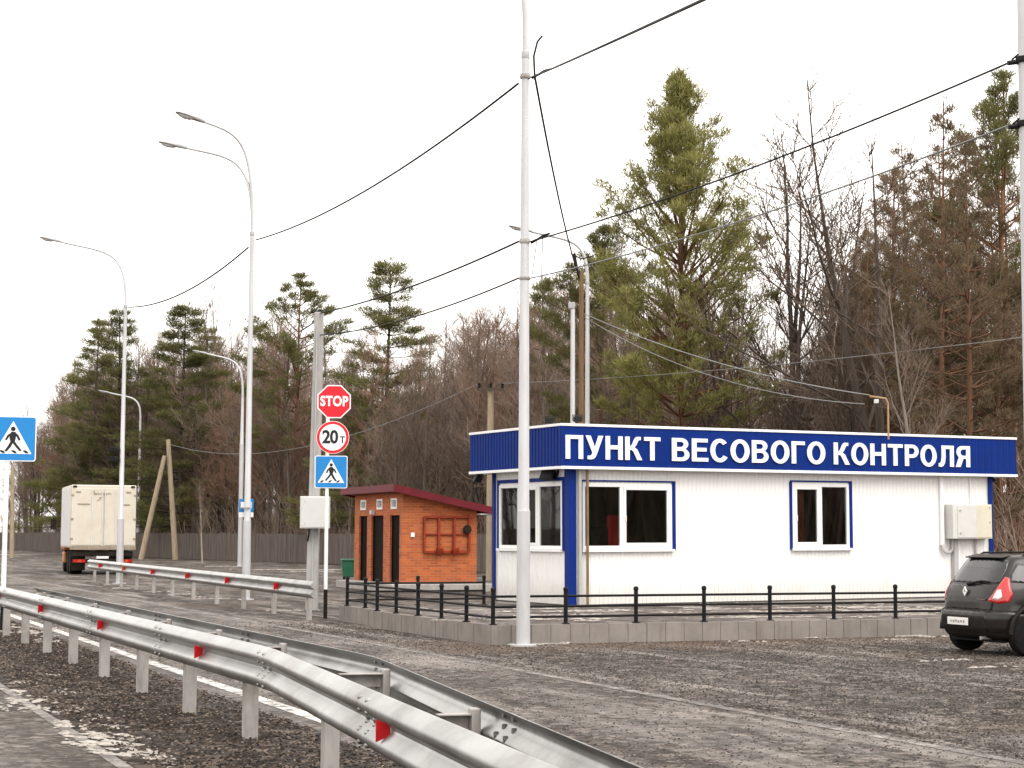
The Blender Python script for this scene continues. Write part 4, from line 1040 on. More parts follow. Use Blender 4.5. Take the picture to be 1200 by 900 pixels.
MB().add([(-.3, -.3, .1), (.3, -.3, .1), (.3, .3, .1), (-.3, .3, .1), (-.38, -.38, bz - .08), (.38, -.38, bz - .08), (.38, .38, bz - .08), (-.38, .38, bz - .08)], [(0, 3, 2, 1), (4, 5, 6, 7), (0, 1, 5, 4), (1, 2, 6, 5), (2, 3, 7, 6), (3, 0, 4, 7)]).build('body', 'green_bin', e, bevel=.03)
MB().box(-.41, .41, -.42, .40, bz - .078, bz).build('lid', 'green_bin', e, bevel=.025)
for x in (-.25, .25): MB().lathe([(.1, -.04), (.1, .04)], 16, Matrix.Translation((x, .2, .1)) @ Matrix.Rotation(PI / 2, 4, 'Y')).build('wheel', 'tyre', e)

# ------------------------------------------------------------------ board fence along the wood
FL = [Vector((-62, 212, 0)), Vector((-50, 184, 0)), Vector((-24.6, 129, 0)), Vector((-11.0, 108.5, 0)), Vector((-1.4, 86, 0)), Vector((9.0, 61.5, 0)), Vector((13.4, 50, 0)), Vector((19, 36, 0))]
bf_ = empty('board_fence', FL[2], 0, 'long grey weathered board fence along the edge of the wood', 'fence')
bd = MB(); pst = []
tot = 0
for a, b_ in zip(FL[:5], FL[1:6]):
    d = b_ - a; L = d.length; d.normalize(); nn = Vector((d.y, -d.x, 0)); s = 0
    ang = math.atan2(d.y, d.x)
    while s < L:
        wdt = R.uniform(.12, .17); q = a + d * s - FL[2]
        T = Matrix.Translation(q) @ Matrix.Rotation(ang, 4, 'Z') @ Matrix.Rotation(R.uniform(-.012, .012), 4, 'Y')
        h_ = 1.82 + R.uniform(-.05, .05)
        bd.box(0, wdt - .012, R.uniform(-.012, .012), .02 + R.uniform(0, .008), .03, h_, T); s += wdt
    s = 0
    while s < L:
        pst.append((a + d * s - FL[2], ang)); s += 3.0
bd.build('boards', 'fence_wood', bf_)
pm = MB()
for q, ang in pst[:90]:
    pm = MB().box(-.05, .05, .045, .14, -.1, 1.88, Matrix.Translation(q) @ Matrix.Rotation(ang, 4, 'Z')); pm.build('fence_post', 'fence_wood', bf_)

# ------------------------------------------------------------------ truck
TK = at(120.5, 640, 78.5); TK.z = 0; TH = rad(-18)
tk = empty('box_truck', TK, -TH, 'cream box truck with black mudflaps seen from behind at the end of the road', 'truck')
# local +y forward, x right; rear face at y=0
hw = 1.40; z0t, z1t, Lb = 1.16, 3.90, 5.6
bo = MB().box(-hw, hw, 0, Lb, z0t, z1t).build('box_body', 'truck_box', tk, bevel=.05)
for x in (-.71, .71): MB().box(x - .66, x + .66, -.03, -.002, z0t + .12, z1t - .16).build('rear_door', 'truck_box', bo, bevel=.01)
MB().box(-hw - .012, -hw - .001, .08, Lb - .08, z0t + .1, z1t - .1).build('side_panel', 'truck_side', bo)
mb = MB()
for k in range(9): mb.box(-hw - .03, -hw - .013, .25 + k * .62, .31 + k * .62, z0t + .12, z1t - .14)
mb.build('side_rib', 'truck_side', bo)
MB().box(-hw - .004, hw + .004, -.04, -.004, z0t - .08, z0t + .08).build('rear_sill', 'truck_mark', bo)
for x in (-hw + .16, hw - .16): MB().box(x - .08, x + .08, -.05, -.004, z1t - .11, z1t - .03).build('marker_lamp', 'black', bo)
for x0_, x1_, z in ((-1.12, -.58, z1t - .88), (.72, 1.12, z1t - .90)): MB().box(x0_, x1_, -.038, -.031, z, z + .07).build('door_lettering', 'truck_mark', bo)
for x in (-.5, -.06, .06, .5): MB().tube([(x, -.05, z0t + .1), (x, -.05, z1t - .2)], .016, 8).build('lock_bar', 'truck_side', bo)
for x in (-hw + .06, hw - .06):
    for z in (z0t + .35, z0t + 1.2, z1t - .5): MB().box(x - .06, x + .06, -.045, -.004, z, z + .09).build('hinge', 'truck_mark', bo)
MB().box(-.26, .26, -.03, -.002, .70, .80).build('number_plate', 'plate', tk)
mb = MB()                     # faded cursive mark, not readable in the photo
pts = [(-.42 + i * .032, z1t - .38 + .045 * math.sin(i * 1.9) + .01 * math.sin(i * .7)) for i in range(24)]
mb.tube([(x, -.034, z) for x, z in pts], .014, 5); mb.tube([(-.44, -.034, z1t - .24), (-.40, -.034, z1t - .42), (-.30, -.034, z1t - .40)], .018, 5)
mb.tube([(-.22, -.034, z1t - .58), (-.1, -.034, z1t - .52), (-.16, -.034, z1t - .62), (-.3, -.034, z1t - .7)], .016, 5); mb.build('faded_mark', 'truck_mark', bo)
for x in (-1.2, .95): MB().box(x, x + .22, -.036, -.031, z1t - .36, z1t - .28).build('badge', 'truck_mark', bo)
mb = MB()
for x in (-.42, .42): mb.box(x - .05, x + .05, .1, 7.4, .78, 1.0)
for y in (.2, 1.6, 3.2, 5): mb.box(-.369, .369, y, y + .1, .80, .98)
mb.box(-hw + .1, hw - .1, .05, .17, .80, 1.02); mb.build('chassis_frame', 'chassis', tk)
MB().box(-hw + .12, hw - .12, .0, .1, .50, .68).build('rear_bumper', 'chassis', tk, bevel=.01)
for x in (-1.0, 1.0):
    l_ = MB().box(x - .26, x + .26, -.05, -.002, .53, .66).build('tail_lamp', 'tail_red', tk); MB().box(x - .05, x + .09, -.055, -.051, .54, .65).build('indicator', 'reflector_orange', l_)
    MB().box(x - .3, x + .3, .45, .47, .18, 1.02).build('mudflap', 'chassis', tk)
def tyre(mb, r, hw_, T, n=28): mb.lathe([(r * .6, -hw_), (r * .88, -hw_), (r * .97, -hw_ * .85), (r, -hw_ * .5), (r, hw_ * .5), (r * .97, hw_ * .85), (r * .88, hw_), (r * .6, hw_)], n, T)
for y in (1.5, 2.75, 6.7):
    for x in (-1.02, 1.02):
        T = Matrix.Translation((x, y, .52)) @ Matrix.Rotation(PI / 2, 4, 'Y')
        mb = MB(); tyre(mb, .52, .27 if y < 5 else .16, T); wh = mb.build('wheel', 'tyre', tk, smooth=40)
        MB().lathe([(.3, -.1), (.3, .1)], 20, T).build('rim', 'galv_post', wh)
MB().box(-1.25, 1.25, 5.95, 7.9, 1.0, 2.95).build('cab', 'truck_orange', tk, bevel=.12)
MB().box(-1.252, -1.24, 6.6, 7.5, 1.95, 2.7).box(1.24, 1.252, 6.6, 7.5, 1.95, 2.7).box(-1.1, 1.1, 7.89, 7.905, 1.9, 2.75).build('cab_window', 'car_glass', tk)
for x in (-1, 1):
    MB().tube([(x * 1.25, 7.5, 2.5), (x * 1.62, 7.6, 2.5), (x * 1.62, 7.6, 1.95), (x * 1.25, 7.5, 1.95)], .02, 6).box(x * 1.62 - .12, x * 1.62 + .12, 7.56, 7.62, 1.98, 2.45).build('mirror', 'chassis', tk)
MB().box(-1.35, -1.22, 4.2, 5.3, .45, .95).build('fuel_tank', 'truck_orange', tk, bevel=.05)

# ------------------------------------------------------------------ hatchback car
CH = rad(68)     # heading, clockwise from +y
fwd = Vector((math.sin(CH), math.cos(CH), 0)); lft = Vector((-math.cos(CH), math.sin(CH), 0))
axl = Vector((7.57, 28.14, 0))
car = empty('parked_car', axl - fwd * .64, PI / 2 - CH, 'dark hatchback car parked by the kerb at the right edge, seen from behind', 'car')
# local x forward from the rear bumper, y left
def plan(x0, x1, w, n, cnt=64):
    out = []
    cx, a = (x0 + x1) / 2, (x1 - x0) / 2
    for i in range(cnt):
        t = 2 * PI * (i + .5) / cnt
        c, s_ = math.cos(t), math.sin(t)
        # more samples are spent at the ends
        out.append((cx + a * math.copysign(abs(c) ** (2 / n), c), w * math.copysign(abs(s_) ** (2 / n), s_)))
    return out
LV = [(.24, .30, 3.80, .76, 5), (.30, .10, 3.92, .83, 5), (.42, .015, 4.0, .862, 5.2), (.56, .0, 4.02, .872, 5.2), (.655, .015, 4.02, .872, 5.2), (.675, .06, 4.01, .868, 5.2),
      (.80, .07, 3.98, .868, 5.2), (.90, .085, 3.90, .862, 5.2), (.965, .10, 3.72, .852, 5.0), (1.00, .115, 3.40, .842, 4.8), (1.03, .13, 3.02, .828, 4.6), (1.08, .155, 2.86, .805, 4.6),
      (1.20, .235, 2.58, .755, 4.6), (1.32, .32, 2.34, .703, 4.6), (1.42, .40, 2.16, .66, 4.6), (1.475, .445, 2.04, .63, 4.5), (1.505, .49, 1.96, .60, 4.2), (1.527, .60, 1.80, .53, 4), (1.54, .85, 1.55, .36, 3)]
cnt = 72
mb = MB(); vs = []
for z, x0_, x1_, w_, n_ in LV:
    vs += [(x, y, z + (.012 if False else 0)) for x, y in plan(x0_, x1_, w_, n_, cnt)]
fs = []
for i in range(len(LV) - 1):
    for k in range(cnt): fs.append((i * cnt + k, i * cnt + (k + 1) % cnt, (i + 1) * cnt + (k + 1) % cnt, (i + 1) * cnt + k))
fs += [tuple(reversed(range(cnt))), tuple(range((len(LV) - 1) * cnt, len(LV) * cnt))]
mb.add(vs, fs)
shell = mb.build('tmp', 'car_paint', None)
from mathutils.bvhtree import BVHTree
bvh = BVHTree.FromPolygons([Vector(v) for v in mb.v], mb.f)
# cut the wheel arches
AX = [(.64, .32), (3.22, .32)]; RW = .315
cut = MB()
for x, z in AX:
    for sgn in (-1, 1): cut.lathe([(.375, 0), (.375, .36)], 32, Matrix.Translation((x, sgn * .62 - .0 if sgn > 0 else -.98, z + .03)) @ Matrix.Rotation(-PI / 2, 4, 'X'))
cutter = cut.build('tmpcut', 'black', None)
md = shell.modifiers.new('b', 'BOOLEAN'); md.operation = 'DIFFERENCE'; md.object = cutter; md.solver = 'EXACT'
bpy.context.view_layer.update()
me = bpy.data.meshes.new_from_object(shell.evaluated_get(bpy.context.evaluated_depsgraph_get()))
bpy.data.objects.remove(shell); bpy.data.objects.remove(cutter)
me.materials.clear(); me.materials.append(M['car_paint'])
me.polygons.foreach_set('use_smooth', [True] * len(me.polygons)); me.set_sharp_from_angle(angle=rad(38))
body = bpy.data.objects.new('body', me); COL.objects.link(body); body.parent = car
def patch(name, poly, axis, m, par, off=.006, sub_=5, smooth=60, thick=.0):
    """polygon outlined in the projection plane, laid onto the body. axis 'x': rear (poly in y,z); 'y+': left side, 'y-': right side (poly in x,z)"""
    bm = bmesh.new()
    vv = [bm.verts.new((a, b_, 0)) for a, b_ in poly]
    f = bm.faces.new(vv); bmesh.ops.triangulate(bm, faces=[f])
    for _ in range(sub_ if sub_ else 0):
        ed = [e_ for e_ in bm.edges if e_.calc_length() > .05]
        if not ed: break
        bmesh.ops.subdivide_edges(bm, edges=ed, cuts=1); bmesh.ops.triangulate(bm, faces=bm.faces[:])
    for v in bm.verts:
        a, b_ = v.co.x, v.co.y
        if axis == 'x': o_, dr = Vector((-2, a, b_)), Vector((1, 0, 0))
        elif axis[0] == 'd':
            sg = 1 if axis == 'd+' else -1; dr = Vector((.7071, -sg * .7071, 0)); o_ = Vector((.10, sg * .82, b_)) + Vector((.7071, sg * .7071, 0)) * a - dr * 2
        elif axis == 'y+': o_, dr = Vector((a, 3, b_)), Vector((0, -1, 0))
        else: o_, dr = Vector((a, -3, b_)), Vector((0, 1, 0))
        hit, nrm, _, _ = bvh.ray_cast(o_, dr)
        if hit is None:
            hit, nrm, _, _ = bvh.find_nearest(Vector((.1, a, b_)) if axis == 'x' else Vector((a, .85 if axis == 'y+' else -.85, b_)))
        out_ = hit - Vector((2.0, 0, .75)); v.co = hit + (nrm if nrm.dot(out_) > 0 else -nrm) * off
    bm.normal_update()
    me = bpy.data.meshes.new(name); bm.to_mesh(me); bm.free()
    # face outwards
    me.materials.append(M[m]); me.polygons.foreach_set('use_smooth', [True] * len(me.polygons))
    o = bpy.data.objects.new(name, me); COL.objects.link(o); o.parent = par
    md = o.modifiers.new('s', 'SOLIDIFY'); md.thickness = .006; md.offset = 0
    return o
rw = patch('rear_window', [(-.60, 1.10), (.60, 1.10), (.575, 1.30), (.53, 1.43), (.45, 1.462), (-.45, 1.462), (-.53, 1.43), (-.575, 1.30)], 'x', 'car_glass', car)
for s_ in (-1, 1):
    dg_ = 'd+' if s_ > 0 else 'd-'
    tl = patch('tail_lamp', [(-.22, .83), (-.05, .795), (.10, .82), (.15, .92), (.12, 1.04), (.10, 1.17), (.03, 1.19), (-.03, 1.10), (-.13, .94)], dg_, 'tail_red', car, .014)
    patch('reversing_lens', [(-.14, .865), (-.05, .845), (-.0, .90), (-.02, 1.0), (-.07, .99)], dg_, 'tail_clear', tl, .024)
    sd_ = 'y+' if s_ > 0 else 'y-'
    patch('quarter_window', [(.36, 1.12), (.70, 1.10), (.74, 1.38), (.56, 1.40), (.42, 1.25)], sd_, 'car_glass', car, .006)
    patch('side_window', [(.80, 1.09), (1.55, 1.085), (1.55, 1.42), (.84, 1.405)], sd_, 'car_glass', car, .006)
    patch('side_window', [(1.62, 1.085), (2.55, 1.085), (2.28, 1.33), (2.1, 1.42), (1.62, 1.42)], sd_, 'car_glass', car, .006)
    dh = patch('door_panel', [(.98, .45), (1.58, .42), (1.58, 1.06), (.80, 1.06), (.86, .8)], sd_, 'car_paint', car, .005)
    dh = patch('door_panel', [(1.61, .42), (2.72, .42), (2.76, .8), (2.66, 1.06), (1.61, 1.06)], sd_, 'car_paint', car, .005)
    for x in (1.0, 2.35 - .65): MB().box(x, x + .2, s_ * .875 - .012, s_ * .875 + .012, .93, .965).build('door_handle', 'car_paint', car, bevel=.008)
    # roof rail
    MB().tube([(.72, s_ * .545, 1.50), (.82, s_ * .55, 1.555), (1.75, s_ * .55, 1.565), (1.9, s_ * .545, 1.51)], .017, 8).build('roof_rail', 'car_plastic', car, smooth=40)
    MB().lathe([(.02, -.02), (.08, .0), (.09, .08), (.05, .13)], 14, Matrix.Translation((2.45, s_ * .93, 1.12)) @ Matrix.Scale(1.1, 4)).build('mirror', 'car_paint', car, smooth=50)
    # wheel arch cladding
    for ax, az in AX:
        pts = [(ax + .40 * math.cos(rad(a)), s_ * .872, az + .03 + .40 * math.sin(rad(a))) for a in range(-8, 190, 9)]
        MB().tube(pts, .034, 8).build('arch_trim', 'car_plastic', car, smooth=50)
bmp_ = patch('bumper', [(-.83, .34), (.83, .34), (.855, .45), (.855, .64), (.80, .655), (-.80, .655), (-.855, .64), (-.855, .45)], 'x', 'car_paint', car, .02)
patch('bumper_insert', [(-.50, .30), (.50, .30), (.56, .44), (.50, .60), (-.50, .60), (-.56, .44)], 'x', 'car_plastic', bmp_, .032)
patch('bumper_insert', [(-.80, .27), (.80, .27), (.83, .36), (-.83, .36)], 'x', 'car_plastic', bmp_, .03)
patch('bumper_lip', [(-.80, .655), (.80, .655), (.80, .69), (-.80, .69)], 'x', 'car_plastic', bmp_, .02)
pl = MB().box(-.050, -.038, -.20, .32, .45, .565).build('number_plate', 'plate', car, bevel=.004)
mb = MB()
for k in range(6): mb.box(-.0545, -.0505, -.12 + k * .064, -.08 + k * .064, .485 + .006 * (k % 2), .53 - .006 * (k % 3))
mb.build('smudge', 'plate_smudge', pl)
hp = patch('hatch_panel', [(-.585, .70), (.585, .70), (.60, .80), (.625, 1.06), (-.625, 1.06), (-.60, .80)], 'x', 'car_paint', car, .008)
em = MB(); em.prism([(0, -.055), (.038, 0), (0, .055), (-.038, 0)], 0, .012)
em = MB(); T = Matrix.Translation((.048, .0, .965)) @ Matrix.Rotation(-PI / 2, 4, 'Z')
vs, fs = glyph([[(0, -.058), (.040, 0), (0, .058), (-.040, 0)], [(0, -.03), (.018, 0), (0, .03), (-.018, 0)]], .012)
em.add([(x, y * 1.25, .965 + (z - .965) * 1.25) if False else (x, y, z) for x, y, z in vs], fs, T @ Matrix.Scale(1.3, 4)); em.build('emblem', 'white_paint', hp)
MB().box(.045, .052, -.50, -.30, .845, .868).build('badge', 'chrome', hp)
MB().box(.045, .052, .44, .52, .845, .868).build('badge', 'chrome', hp)
MB().tube([(.135, .02, 1.075), (.12, -.02, 1.08), (.145, -.3, 1.13), (.15, -.46, 1.125)], [.03, .026, .014, .008], 8).build('wiper', 'black', car, smooth=50)
sp_ = MB(); sp_.add([(.40, -.44, 1.474), (.40, .44, 1.474), (.60, .46, 1.520), (.60, -.46, 1.520), (.39, -.44, 1.494), (.39, .44, 1.494), (.62, .44, 1.540), (.62, -.44, 1.540)], [(0, 1, 2, 3), (7, 6, 5, 4), (0, 4, 5, 1), (1, 5, 6, 2), (2, 6, 7, 3), (3, 7, 4, 0)])
sp_.build('spoiler', 'car_paint', car, bevel=.008)
MB().box(.9, 1.1, -.02, .02, 1.53, 1.545).tube([(1.0, 0, 1.54), (.7, 0, 1.72)], .006, 6).build('antenna', 'black', car)
MB().tube([(.0, -.45, .27), (.5, -.45, .27)], .03, 10).build('exhaust', 'alloy', car, smooth=40)
MB().box(.25, 3.75, -.60, .60, .20, .3).build('underbody', 'black', car)
patch('windscreen', [(0, 0), (.01, 0), (.01, .01)], 'x', 'car_glass', car) if False else None
# windscreen on the front (cast from the front)
bm = bmesh.new(); g2 = [[None] * 9 for _ in range(7)]
for j in range(7):
    for i in range(9):
        y = -.68 + 1.36 * i / 8; z = 1.08 + .34 * j / 6; y *= 1 - .16 * j / 6
        hit, nrm, _, _ = bvh.ray_cast(Vector((6, y, z)), Vector((-1, 0, 0)))
        g2[j][i] = bm.verts.new(hit + nrm * .006)
for j in range(6):
    for i in range(8): bm.faces.new((g2[j][i], g2[j][i + 1], g2[j + 1][i + 1], g2[j + 1][i]))
me = bpy.data.meshes.new('windscreen'); bm.to_mesh(me); bm.free(); me.materials.append(M['car_glass']); o = bpy.data.objects.new('windscreen', me); COL.objects.link(o); o.parent = car
for s_ in (-1, 1): MB().lathe([(.0, 0), (.10, .02), (.11, .06)], 16, Matrix.Translation((3.93, s_ * .64, .78)) @ Matrix.Rotation(-PI / 2, 4, 'Y') @ Matrix.Scale(1.2, 4)).build('headlight', 'tail_clear', car, smooth=40)
for ax, az in AX:
    for s_ in (-1, 1):
        T = Matrix.Translation((ax, s_ * .745, RW)) @ Matrix.Rotation(PI / 2 * s_, 4, 'X') @ Matrix.Rotation(0, 4, 'Z')
        mb = MB(); tyre(mb, RW, .10, T, 36); wh = mb.build('wheel', 'tyre', car, smooth=40)
        rm = MB(); rm.lathe([(.19, -.08), (.20, .085), (.185, .085), (.17, .03)], 28, T)
        for k in range(7):
            a = 2 * PI * k / 7; rm.beam(T @ Vector((.03 * math.cos(a), .03 * math.sin(a), .065)), T @ Vector((.185 * math.cos(a), .185 * math.sin(a), .07)), .04, .02)
        rm.lathe([(.045, .05), (.045, .085), (.03, .09)], 14, T); rm.build('rim', 'alloy', wh, smooth=40)
        MB().lathe([(.17, -.02), (.17, .02)], 20, T).build('brake', 'black', wh)
# ------------------------------------------------------------------ the wood
def seg_mesh(name, segs, mat, sides=None):
    """segs: rows p0(3) p1(3) r0 r1 -> open tapered tubes, one mesh"""
    a = np.array(segs, dtype=np.float64); p0, p1, r0, r1 = a[:, :3], a[:, 3:6], a[:, 6], a[:, 7]
    VS, FS = [], []; base = 0
    thick = np.maximum(r0, r1)
    for n, msk in ((7, thick > .05), (4, (thick <= .05) & (thick > .016)), (3, thick <= .016)):
        if not msk.any(): continue
        q0, q1, s0, s1 = p0[msk], p1[msk], r0[msk], r1[msk]; K = len(q0)
        d = q1 - q0; d /= np.linalg.norm(d, axis=1, keepdims=True) + 1e-9
        ref = np.where(np.abs(d[:, 2:3]) < .9, np.array([[0, 0, 1.]]), np.array([[1., 0, 0]]))
        u = np.cross(d, ref); u /= np.linalg.norm(u, axis=1, keepdims=True); v = np.cross(d, u)
        t = 2 * PI * np.arange(n) / n; c, s = np.cos(t), np.sin(t)
        ring = u[:, None, :] * c[None, :, None] + v[:, None, :] * s[None, :, None]
        A_ = q0[:, None, :] + ring * s0[:, None, None]; B_ = q1[:, None, :] + ring * s1[:, None, None]
        VS.append(np.concatenate([A_, B_], 1).reshape(-1, 3))
        k = np.arange(n); f = np.stack([k, (k + 1) % n, n + (k + 1) % n, n + k], 1)
        FS.append((base + np.arange(K)[:, None, None] * 2 * n + f[None]).reshape(-1, 4)); base += K * 2 * n
    V_ = np.concatenate(VS); F_ = np.concatenate(FS)
    return np_mesh(name, V_, F_, mat)
def np_mesh(name, V_, F_, mat):
    me = bpy.data.meshes.new(name); k = F_.shape[1]
    me.vertices.add(len(V_)); me.vertices.foreach_set('co', V_.astype(np.float32).ravel())
    me.loops.add(F_.size); me.loops.foreach_set('vertex_index', F_.astype(np.int32).ravel())
    me.polygons.add(len(F_)); me.polygons.foreach_set('loop_start', (np.arange(len(F_)) * k).astype(np.int32))
    me.update(calc_edges=True); me.materials.append(M[mat]); return me

def vrand(r): return Vector((r.gauss(0, 1), r.gauss(0, 1), r.gauss(0, 1))).normalized()
def limb(segs, r, p, d, L, r0, r1, n, wob, trop):
    pts = [p.copy()]; d = d.normalized(); st = L / n
    for i in range(n):
        d = (d + vrand(r) * wob + Vector((0, 0, trop))).normalized()
        q = p + d * st
        segs.append((*p, *q, r0 + (r1 - r0) * i / n, r0 + (r1 - r0) * (i + 1) / n)); p = q; pts.append(p.copy())
    return pts
def along_pts(pts, t):
    x = t * (len(pts) - 1); i = min(int(x), len(pts) - 2); f = x - i
    return pts[i].lerp(pts[i + 1], f), (pts[i + 1] - pts[i]).normalized()
def side_dir(r, d, ang):
    a = d.cross(vrand(r)).normalized(); return (d * math.cos(ang) + a * math.sin(ang)).normalized()

def bare_tree_data(seed, H=15.0, forks=1, spread=.55, nb=16, start=.22, fine=1.0, lean=.02):
    r = random.Random(seed); tr = []; tw = []
    stems = []
    for k in range(forks):
        d = Vector((r.gauss(0, lean + (.10 if forks > 1 else 0)), r.gauss(0, lean + (.10 if forks > 1 else 0)), 1))
        L = H * (1 if k == 0 else r.uniform(.78, .95))
        stems.append((limb(tr, r, Vector((r.gauss(0, .12) * (forks > 1), r.gauss(0, .12) * (forks > 1), -.1)), d, L, H * .0095 * (1.15 if forks == 1 else .9), .012, 14, .045, .05), L))
    for st, L in stems:
        for i in range(nb):
            t = start + (1 - start) * (i + r.random()) / nb * .97
            p, d = along_pts(st, t)
            bl = L * (1 - t) * r.uniform(.45, .85) * spread * 1.25 + .5
            br = max(.012, H * .0036 * (1 - t) + .008)
            bp = limb(tr if br > .028 else tw, r, p, side_dir(r, d, r.uniform(.5, .95)), bl, br, .008, 7, .12, .10)
            for j in range(int(4 + bl * 2.4)):
                t2 = r.uniform(.18, 1.0); p2, d2 = along_pts(bp, t2)
                l2 = bl * (1 - t2 * .6) * r.uniform(.22, .5) + .25
                b2 = limb(tw, r, p2, side_dir(r, d2, r.uniform(.4, .9)), l2, .013, .006, 4, .16, .09)
                for q in range(int((2 + l2 * 3.2) * fine)):
                    p3, d3 = along_pts(b2, r.uniform(.2, 1)); l3 = r.uniform(.3, .85)
                    b3 = limb(tw, r, p3, side_dir(r, d3, r.uniform(.35, .8)), l3, .008, .004, 2, .15, .08)
                    if r.random() < .6 * fine:
                        p4, d4 = along_pts(b3, r.uniform(.3, .9)); limb(tw, r, p4, side_dir(r, d4, .6), r.uniform(.2, .45), .006, .003, 1, .1, .08)
    return tr, tw

def blades(cs, ds, r_, per, ln, wd):
    """needle sprays: narrow triangles pointing out of each clump"""
    rng = np.random.default_rng(r_); cs = np.array(cs); ds = np.array(ds); K = len(cs)
    c = np.repeat(cs, per, 0); d0 = np.repeat(ds, per, 0)
    d = rng.normal(size=(K * per, 3)) * .75 + d0 * .9 + np.array([0, 0, .25]); d /= np.linalg.norm(d, axis=1, keepdims=True)
    o = c + rng.normal(size=(K * per, 3)) * ln * .33 * np.array([1, 1, .6])
    L = ln * rng.uniform(.6, 1.15, (K * per, 1))
    s = np.cross(d, rng.normal(size=(K * per, 3))); s /= np.linalg.norm(s, axis=1, keepdims=True)
    V_ = np.stack([o - s * wd * .3, o + d * L * .5 + s * wd, o + d * L, o + d * L * .5 - s * wd], 1).reshape(-1, 3)
    F_ = np.arange(K * per * 4).reshape(-1, 4)
    return V_, F_
def pine_data(seed, H=18.0, start=.35, wide=.2, shape='pine', dens=1.0, rise=.5, per=40, ln=.40, whorl=.52, many=False):
    r = random.Random(seed); tr = []; cs = []; ds = []
    st = limb(tr, r, Vector((0, 0, -.1)), Vector((r.gauss(0, .015), r.gauss(0, .015), 1)), H, H * .0085, .02, 16, .018, .06)
    nw = int((1 - start) * H / whorl)
    for i in range(nw):
        t = start + (1 - start) * (i + r.uniform(0, .6)) / nw
        p, d = along_pts(st, min(t, .995)); rel_ = (t - start) / (1 - start)
        if shape == 'pine': prof = (math.sin(PI * min(1, .18 + rel_ * .86)) ** .75) * (1 - rel_ * .45)
        else: prof = (1 - rel_) ** .85 * (.92 + .08 * math.sin(i))
        for k in range(r.choice((5, 6, 7) if many else (3, 4, 4, 5)) if shape == 'pine' else r.choice((5, 6))):
            if r.random() > .86: continue
            L = H * wide * prof * r.uniform(.6, 1.15) + .25
            az = r.uniform(0, 2 * PI)
            el = rise * (.25 + 1.15 * rel_) + r.gauss(0, .12) if shape == 'pine' else -.12 + .5 * rel_ + r.gauss(0, .08)
            b = Vector((math.cos(az) * math.cos(el), math.sin(az) * math.cos(el), math.sin(el)))
            bp = limb(tr, r, p, b, L, max(.012, .014 + L * .010), .008, 6, .07, .07 if shape == 'pine' else .035)
            m = int((3 + L * 4.2) * dens)
            for j in range(m):
                t2 = 1 - r.random() ** 1.5 * (.62 if shape == 'pine' else .8)
                q, dd = along_pts(bp, t2)
                s2 = side_dir(r, dd, r.uniform(.2, 1.0)); s2.z *= .55; l2 = (.18 + L * .20) * r.uniform(.3, 1) * (1.15 - t2 * .6)
                e_ = q + s2 * l2
                if l2 > .3: tr.append((*q, *e_, .010, .006))
                cs.append(tuple(e_)); ds.append(tuple((dd * .6 + Vector((0, 0, .45))).normalized()))
    for k in range(5): cs.append(tuple(st[-1] + Vector((r.gauss(0, .1), r.gauss(0, .1), -.25 * k)))); ds.append((0, 0, 1))
    return tr, blades(cs, ds, seed, per, ln, .016)

def tree_proto(name, tr_me, cr_me, label, cat='tree', group=None):
    e = empty(name, (0, 0, 0), 0, label, cat, group)
    for nm, me in (('trunk', tr_me), ('crown', cr_me)):
        o = bpy.data.objects.new(nm, me); COL.objects.link(o); o.parent = e
    return e
PROTO = {}
def bare_proto(key, seed, tm, bm_, **k):
    tr, tw = bare_tree_data(seed, **k); PROTO[key] = (seg_mesh('trunk_' + key, tr, bm_), seg_mesh('crown_' + key, tw, tm), 'bare_tree', k.get('H', 15.0))
def pine_proto(key, seed, nm, bm_, **k):
    tr, (v, f) = pine_data(seed, **k); PROTO[key] = (seg_mesh('trunk_' + key, tr, bm_), np_mesh('crown_' + key, v, f, nm), 'pine_tree', k.get('H', 18.0))
for i in range(4): bare_proto('plain%d' % i, 20 + i, 'twig', 'bark', forks=1, nb=20, spread=.5, start=.2, fine=1.1)
for i in range(2): bare_proto('red%d' % i, 40 + i, 'twig_red', 'bark', forks=1, nb=22, spread=.5, start=.15, fine=1.3)
for i in range(2): bare_proto('dark%d' % i, 50 + i, 'twig_dark', 'bark_dark', forks=2, nb=15, spread=.6, start=.25, fine=1.1)
bare_proto('pale', 60, 'twig', 'bark_pale', forks=1, nb=18, spread=.45, start=.3, fine=.9)
for i in range(2): bare_proto('open%d' % i, 70 + i, 'twig_dark', 'bark_dark', forks=3 if i == 0 else 2, nb=13, spread=.62, start=.28, fine=.55)
pine_proto('pine_big', 81, 'needle', 'bark_pine', H=18, start=.27, wide=.235, rise=.9, dens=.95, per=22, ln=.30, whorl=.40, many=True)
for i in range(2): pine_proto('pine%d' % i, 90 + i, 'needle_dark', 'bark_pine', H=18, start=.36, wide=.205, rise=.5, dens=1.15, ln=.32, per=22)
for i in range(2): pine_proto('fir%d' % i, 100 + i, 'needle_dark', 'bark_dark', H=18, start=.12, wide=.19, shape='fir', dens=1.0, per=24)
for i in range(2): pine_proto('brown%d' % i, 110 + i, 'needle_brown', 'bark_pine', H=18, start=.15, wide=.17, rise=.4, dens=.85, ln=.28, per=14)
USED = {}
def plant(key, x, y, H, label, group=None, rz=None, wide=1.0, cat='tree', z=0):
    tm, cm, nm, h0 = PROTO[key]
    if key not in USED: e = tree_proto(nm, tm, cm, label, cat, group); USED[key] = e
    else: e = copy_tree(USED[key])
    e.location = (x, y, z); e.rotation_euler = (0, 0, R.uniform(0, 6.28) if rz is None else rz)
    k = H / h0; e.scale = (k * wide, k * wide, k)
    e['label'] = label
    if group: e['group'] = group
    elif 'group' in e.keys(): del e['group']
    return e
